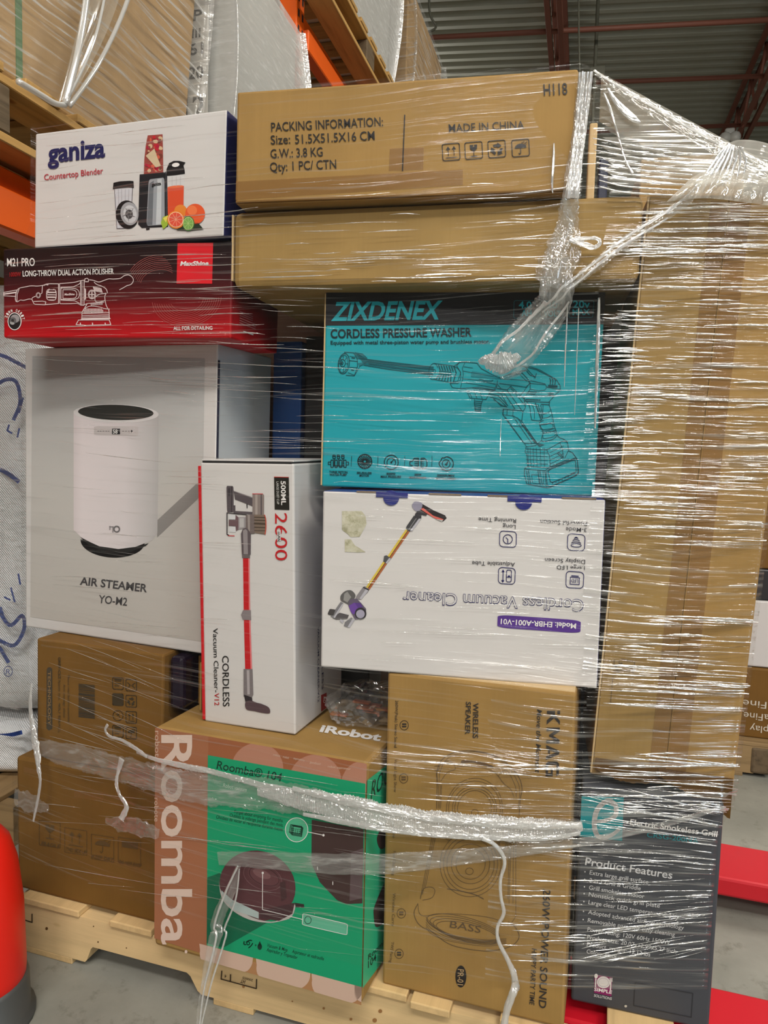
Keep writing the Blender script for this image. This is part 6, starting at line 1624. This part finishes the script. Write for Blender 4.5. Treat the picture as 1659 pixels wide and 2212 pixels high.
def strand(name, pts, mat=None, flat=0.35, crumple=0.22, n=14, off=0.005, seg=12, seed=1, fallback=1.15, facet=None):
    """bunched film lying on the wrap: pts = (x, y, width) in image pixels"""
    rnd = random.Random(seed)
    path = cr(pts, n)
    ctr = [on_film(x, y, off, fallback) for x, y, w in path]
    # smooth the depth so that loose strands hang free
    for _ in range(4):
        c2 = [c[0] for c in ctr]
        ctr = [((c2[max(i - 1, 0)] + c2[i] * 2 + c2[min(i + 1, len(c2) - 1)]) / 4, ctr[i][1]) for i in range(len(ctr))]
    bm = bmesh.new(); uvl = bm.loops.layers.uv.new('UVMap')
    rings = []; dist = 0
    ph = [rnd.uniform(0, 6) for _ in range(6)]
    for i, ((c, nr), (x, y, w)) in enumerate(zip(ctr, path)):
        t = (ctr[min(i + 1, len(ctr) - 1)][0] - ctr[max(i - 1, 0)][0]).normalized()
        lat = t.cross(nr).normalized(); dp = lat.cross(t).normalized()
        r = w / FPX * (c - CAMP).dot(_fw) / 2
        if i: dist += (c - ctr[i - 1][0]).length
        rg = []
        for k in range(seg):
            a_ = 2 * PI * k / seg
            m_ = 1 + crumple * (0.5 * math.sin(3 * a_ + 9 * dist * 10 + ph[0]) + 0.4 * math.sin(5 * a_ - 14 * dist * 10 + ph[1])) + rnd.uniform(-crumple, crumple) * 0.7
            rg.append((bm.verts.new(to_film(c + lat * math.cos(a_) * r * m_ + dp * (math.sin(a_) * r * flat * m_ + r * flat * 0.9))), (dist, k / seg * w / FPX * 2)))
        rings.append(rg)
    for r0, r1 in zip(rings, rings[1:]):
        for k in range(seg):
            q = (r0[k], r0[(k + 1) % seg], r1[(k + 1) % seg], r1[k])
            f = bm.faces.new([v for v, _ in q]); f.smooth = crumple < 0.2 if facet is None else not facet
            for lp, (_, u) in zip(f.loops, q): lp[uvl].uv = u
    for rg in (rings[0], rings[-1]):
        try: bm.faces.new([v for v, _ in rg])
        except ValueError: pass
    return link(name, bm, mat or FILM_ROPE, film)
# belt of bunched film across the lower boxes: sheer at the left, bunched tight and white at the right
strand('sheer_belt', [(84, 1612, 26), (130, 1625, 44), (200, 1640, 54), (280, 1662, 58), (350, 1680, 64), (430, 1698, 70), (520, 1706, 72), (600, 1714, 70), (700, 1734, 64)], FILM_SHEER, n=26, seed=3, flat=0.10, crumple=0.10)
strand('bunched_belt', [(560, 1706, 16), (620, 1716, 36), (680, 1726, 50), (760, 1742, 58), (830, 1757, 60), (900, 1768, 58), (980, 1775, 52), (1060, 1781, 54), (1150, 1786, 52), (1215, 1786, 42), (1256, 1780, 20)], n=40, seed=4, flat=0.22, crumple=0.13, seg=18, facet=True)
strand('belt_fold', [(300, 1622, 6), (350, 1640, 10), (420, 1655, 14), (480, 1668, 12), (560, 1690, 14), (640, 1706, 14)], n=22, seed=5, flat=0.3, crumple=0.16, facet=True)
strand('belt_fold', [(640, 1694, 10), (760, 1722, 18), (900, 1752, 16), (1040, 1764, 20), (1160, 1772, 18), (1250, 1774, 12)], n=30, seed=6, off=0.014, crumple=0.12, facet=True)
strand('belt_fold', [(660, 1752, 8), (780, 1774, 14), (900, 1792, 12), (1040, 1800, 14), (1180, 1802, 12), (1250, 1790, 8)], n=30, seed=7, off=0.010, crumple=0.12, facet=True)
# flat strip below the belt
strand('flat_strip', [(470, 1850, 30), (600, 1856, 40), (720, 1862, 46), (830, 1862, 46), (960, 1850, 40), (1080, 1838, 30), (1180, 1826, 24), (1300, 1806, 18), (1430, 1778, 14), (1545, 1744, 10)], FILM_SHEER, flat=0.06, crumple=0.05, n=12, seed=8)
# strands by the upper right corner
for k, (x0, x1, x2, x3, w) in enumerate(((1252, 1248, 1240, 1222, 5), (1262, 1256, 1246, 1232, 6), (1270, 1263, 1252, 1238, 5), (1277, 1268, 1254, 1242, 6), (1258, 1250, 1236, 1226, 4))):
    strand('corner_strand', [(x0, 156, w), (x1, 230, w * 1.4), (x2, 330, w * 1.6), (x3, 430, w * 1.8)], n=14, seed=30 + k, facet=True, flat=0.6, crumple=0.1, seg=6, off=0.004 + 0.0015 * k)
strand('corner_sheet', [(1264, 156, 26), (1256, 220, 28), (1248, 300, 28), (1238, 380, 36), (1230, 440, 40), (1226, 490, 50), (1212, 560, 76), (1184, 620, 74)], FILM_SHEER, flat=0.12, n=14, seed=9, crumple=0.14)
strand('crumpled_patch', [(1226, 440, 14), (1220, 490, 30), (1206, 540, 44), (1190, 590, 34), (1172, 636, 14)], FILM_SHEER, n=14, seed=10, crumple=0.35, flat=0.15, off=0.010)
strand('twisted_loop', [(1228, 520, 9), (1256, 532, 12), (1282, 540, 9), (1294, 530, 8), (1286, 520, 7), (1262, 520, 8), (1240, 520, 10)], n=8, seed=11, off=0.012, crumple=0.3)
strand('diagonal_strand', [(1560, 330, 8), (1520, 400, 14), (1460, 450, 20), (1400, 490, 24), (1330, 540, 24), (1280, 580, 22), (1230, 620, 20), (1190, 655, 24), (1150, 700, 20), (1110, 740, 12)], FILM_SHEER, n=18, seed=12, crumple=0.25, flat=0.3, facet=True)
strand('diagonal_thread', [(1540, 366, 3), (1460, 444, 5), (1400, 484, 6), (1330, 532, 6), (1280, 574, 5), (1230, 612, 6), (1180, 652, 5), (1130, 706, 4)], n=14, seed=28, crumple=0.2, off=0.010, facet=True)
strand('diagonal_thread', [(1440, 474, 3), (1380, 512, 5), (1310, 560, 6), (1260, 604, 4), (1210, 640, 4), (1170, 672, 3)], n=14, seed=29, crumple=0.2, off=0.010, facet=True)
strand('torn_film_tail', [(1205, 560, 50), (1200, 640, 76), (1170, 690, 84), (1130, 740, 88), (1090, 780, 80), (1062, 800, 24)], FILM_SHEER, flat=0.06, crumple=0.08, n=14, seed=13, off=0.010)
strand('bunched_tail_end', [(1036, 776, 8), (1052, 772, 24), (1080, 778, 40), (1100, 774, 36), (1122, 756, 12)], n=16, seed=14, crumple=0.3, off=0.016, flat=0.3)
strand('torn_tail_edge', [(1180, 640, 8), (1150, 680, 7), (1120, 715, 6), (1075, 748, 7), (1038, 780, 5)], n=12, seed=15, off=0.014, crumple=0.2)
strand('torn_tail_edge', [(1230, 640, 4), (1200, 690, 5), (1150, 760, 5), (1100, 800, 6), (1078, 804, 7)], n=12, seed=35, off=0.014, crumple=0.2)
# loose strings
strand('loose_string', [(84, 1470, 5), (84, 1530, 12), (94, 1590, 18), (98, 1640, 14), (104, 1680, 8), (98, 1720, 7), (88, 1768, 5)], n=10, seed=16, off=0.016, crumple=0.2)
strand('loose_string', [(1040, 1800, 10), (1070, 1816, 9), (1090, 1850, 8), (1080, 1890, 7), (1082, 1930, 7), (1088, 1960, 8), (1074, 1990, 7), (1076, 2020, 8), (1096, 2060, 10), (1110, 2096, 14), (1112, 2130, 16), (1096, 2180, 15), (1086, 2225, 14)], n=10, seed=17, off=0.012, crumple=0.12, flat=0.7, fallback=1.0)
strand('hanging_double_tail', [(526, 1858, 10), (510, 1910, 24), (486, 1960, 28), (470, 2010, 28), (456, 2060, 24), (444, 2120, 18), (432, 2180, 12), (428, 2230, 10)], FILM_SHEER, n=10, seed=18, off=0.014, crumple=0.08, flat=0.12)
strand('hanging_string', [(528, 1856, 4), (500, 1915, 5), (476, 1985, 5), (460, 2060, 5), (440, 2140, 4), (430, 2230, 4)], n=10, seed=19, off=0.018, crumple=0.15, flat=0.7)
strand('hanging_string', [(530, 1862, 3), (522, 1930, 4), (498, 1990, 4), (480, 2050, 4), (455, 2130, 4), (434, 2220, 3)], n=10, seed=36, off=0.018, crumple=0.15, flat=0.7)
strand('knotted_string', [(246, 1560, 7), (240, 1572, 6), (250, 1586, 7), (276, 1594, 7), (304, 1610, 9), (330, 1630, 8)], n=8, seed=20, off=0.012)
strand('knotted_string', [(280, 1632, 16), (270, 1662, 9), (266, 1688, 9), (274, 1712, 9), (288, 1734, 12), (276, 1762, 16)], n=9, seed=21, off=0.014)
strand('crumpled_patch', [(36, 1716, 30), (64, 1728, 40), (92, 1738, 28), (112, 1742, 10)], FILM_SHEER, n=8, seed=22, flat=0.1, crumple=0.3)
strand('crumpled_patch', [(230, 1770, 10), (270, 1778, 30), (310, 1784, 36), (350, 1800, 20)], FILM_SHEER, n=8, seed=23, flat=0.1, crumple=0.35)
# ridge of the tent from the top corner down to the right, and its folds
strand('tent_ridge', [(1281, 152, 4), (1330, 184, 5), (1400, 226, 5), (1470, 268, 6), (1530, 300, 8), (1580, 328, 8)], n=14, seed=24, crumple=0.2, off=0.003, facet=True)
strand('tent_ridge_sheet', [(1284, 158, 6), (1340, 196, 18), (1410, 240, 22), (1480, 284, 26), (1540, 316, 30), (1600, 346, 30), (1700, 400, 30)], FILM_SHEER, n=14, seed=27, crumple=0.15, off=0.003, facet=True, flat=0.15)
strand('tent_fold', [(1310, 190, 4), (1330, 224, 12), (1362, 256, 16), (1382, 268, 6)], FILM_FOLD, n=8, seed=25, crumple=0.05, off=0.004, flat=0.3)
strand('tent_fold', [(1302, 200, 4), (1318, 240, 6), (1335, 300, 4), (1350, 350, 3), (1366, 380, 6)], FILM_FOLD, n=8, seed=26, crumple=0.05, off=0.004)
for k in range(9):
    y0 = 300 + 13 * k
    strand('tent_fold', [(1276 + k * 2, y0, 2), (1340, y0 + 12, 4), (1420, y0 + 26 - k, 4), (1500, y0 + 36 - 2 * k, 2)], FILM_FOLD, n=8, seed=40 + k, crumple=0.05, off=0.003, flat=0.4)
# wind-up of film at the right end of the tent
for k in range(8):
    strand('gathered_fold', [(1500 + 14 * k, 424 - 4 * k, 2), (1520 + 12 * k, 384 - 4 * k, 5), (1545 + 8 * k, 345, 6), (1566 + 4 * k, 318, 4)], FILM_FOLD, n=8, seed=60 + k, crumple=0.1, off=0.003 + 0.001 * k, flat=0.4)
for pts in ([(1294, 636, 5), (1291, 740, 8), (1288, 840, 6), (1285, 930, 4)], [(1226, 650, 2), (1223, 720, 3), (1221, 765, 3), (1219, 840, 1)], [(1250, 660, 2), (1247, 740, 2), (1244, 830, 2), (1241, 900, 1)], [(1083, 900, 1), (1081, 960, 2), (1080, 990, 1)], [(1196, 310, 3), (1195, 350, 6), (1192, 400, 5), (1194, 420, 2)]):
    strand('vertical_glare', pts, FILM_FOLD, n=10, seed=int(pts[0][0]), crumple=0.1, off=0.003, flat=0.4)  # whitish strands laid on to imitate upright glare lines on the film
def ray_pt(px, py, y):
    d = (_fw + _rt * ((px - 829.5) / FPX) - _up * ((py - 1106) / FPX))
    return CAMP + d * (y / d.y)
tc_ = cr([(1556, 322), (1590, 303), (1640, 305), (1690, 322), (1750, 350)], 6); bc_ = cr([(1440, 436), (1520, 428), (1600, 436), (1680, 446), (1760, 452)], 6)
rows = []
for i in range(13):
    t = i / 12
    rows.append([to_film(ray_pt(a_[0] + (b_[0] - a_[0]) * t, a_[1] + (b_[1] - a_[1]) * t, 1.30 - 0.28 * t - 0.10 * math.sin(PI * t) + 0.012 * math.sin(j * 1.3 + 3 * t))) for j, (a_, b_) in enumerate(zip(tc_, bc_))])
grid_sheet(rows, film_mat('stretch_film_billow', 3, 26, 0.5, 0.5, 0.55, 0.012, 0.08, (0.98, 0.96, 0.88)), 'film_billow', film)
# tension folds: fine raised creases all over the wrap
def folds(spec):
    bm = bmesh.new(); uvl = bm.loops.layers.uv.new('UVMap')
    rnd = random.Random(77)
    for (x0, x1, y0, y1, n, len0, len1, w0, w1, s0, s1, fan) in spec:
        for _ in range(n):
            ln = rnd.uniform(len0, len1); x = rnd.uniform(x0, x1 - ln * 0.4); y = rnd.uniform(y0, y1)
            sl = rnd.uniform(s0, s1)
            if fan: sl = (y - fan[1]) / fan[2] + rnd.uniform(-0.05, 0.05)
            w = rnd.uniform(w0, w1) * (0.6 if rnd.random() < 0.5 else 1)
            ns = max(4, int(ln / 14)); pts = []
            bend = rnd.uniform(-3, 3)
            for k in range(ns + 1):
                t = k / ns
                co, nr = pixel_to_film(x + ln * t, y + sl * ln * t + bend * math.sin(PI * t))
                if co is None: continue
                if nr.dot(co - CAMP) > 0: nr = -nr
                pts.append((co, nr, t))
            if len(pts) < 3: continue
            prev = None
            for k, (co, nr, t) in enumerate(pts):
                d = (pts[min(k + 1, len(pts) - 1)][0] - pts[max(k - 1, 0)][0]).normalized()
                lat = d.cross(nr).normalized()
                r = w / FPX * (co - CAMP).dot(_fw) / 2 * (math.sin(PI * min(max(t, 0.03), 0.97)) ** 0.7) * rnd.uniform(0.6, 1.2)
                c = co + nr * 0.0012
                ring = [(bm.verts.new(to_film(c - lat * r)), 0.0), (bm.verts.new(to_film(c + nr * r * 0.9)), 0.5), (bm.verts.new(to_film(c + lat * r)), 1.0)]
                if prev:
                    for q in (0, 1):
                        f = bm.faces.new((prev[q][0], prev[q + 1][0], ring[q + 1][0], ring[q][0])); f.smooth = True
                        for lp, uvv in zip(f.loops, ((k * 0.01, prev[q][1] * 0.004), (k * 0.01, prev[q + 1][1] * 0.004), (k * 0.01 + 0.01, ring[q + 1][1] * 0.004), (k * 0.01 + 0.01, ring[q][1] * 0.004))): lp[uvl].uv = uvv
                prev = ring
    o = link('tension_folds', bm, FILM_FOLD, film)
    o['kind'] = 'stuff'
    return o
folds([
    # x0, x1, y0, y1, count, length, width, slope, fan
    (1300, 1650, 440, 560, 60, 60, 240, 1.5, 6, -0.02, 0.03, None),
    (1290, 1400, 640, 1060, 80, 30, 110, 1.5, 6, -0.01, 0.03, None),
    (1360, 1650, 560, 1060, 100, 40, 200, 1.2, 5, 0.0, 0.05, None),
    (1290, 1640, 1060, 1180, 26, 60, 240, 1.5, 6, 0.02, 0.05, None),
    (1285, 1620, 1320, 1530, 60, 60, 260, 1.5, 6, 0.02, 0.07, None),
    (1240, 1590, 1620, 1760, 50, 60, 260, 1.5, 6, -0.03, 0.12, None),
    (1240, 1560, 1700, 2080, 95, 40, 240, 0.9, 4.5, 0, 0, (0, 1900, -900)),
    (1060, 1290, 1650, 2080, 50, 40, 160, 1.0, 4, -0.05, 0.06, None),
    (840, 1240, 1590, 1760, 30, 60, 300, 0.8, 2.4, 0.0, 0.10, None),
    (520, 1230, 460, 610, 46, 50, 200, 1.0, 3.5, -0.05, 0.0, None),
    (520, 1230, 385, 440, 7, 40, 160, 0.6, 1.6, -0.08, -0.03, None),
    (700, 1290, 752, 1060, 40, 40, 240, 0.6, 2.0, -0.01, 0.03, None),
    (300, 700, 620, 990, 46, 50, 220, 0.8, 2.5, 0.0, 0.06, None),
    (60, 500, 530, 730, 40, 50, 220, 0.8, 2.5, -0.06, 0.0, None),
    (60, 480, 240, 520, 24, 50, 200, 0.7, 2.0, -0.14, -0.06, None),
    (60, 470, 760, 1380, 36, 60, 220, 0.7, 2.0, 0.0, 0.12, None),
    (700, 1290, 1080, 1460, 30, 60, 260, 0.7, 1.8, 0.02, 0.06, None),
    (80, 350, 1380, 1700, 30, 60, 200, 0.6, 1.8, 0.2, 0.5, None),
    (40, 830, 1660, 2050, 46, 60, 260, 0.6, 2.0, 0.05, 0.2, None),
])
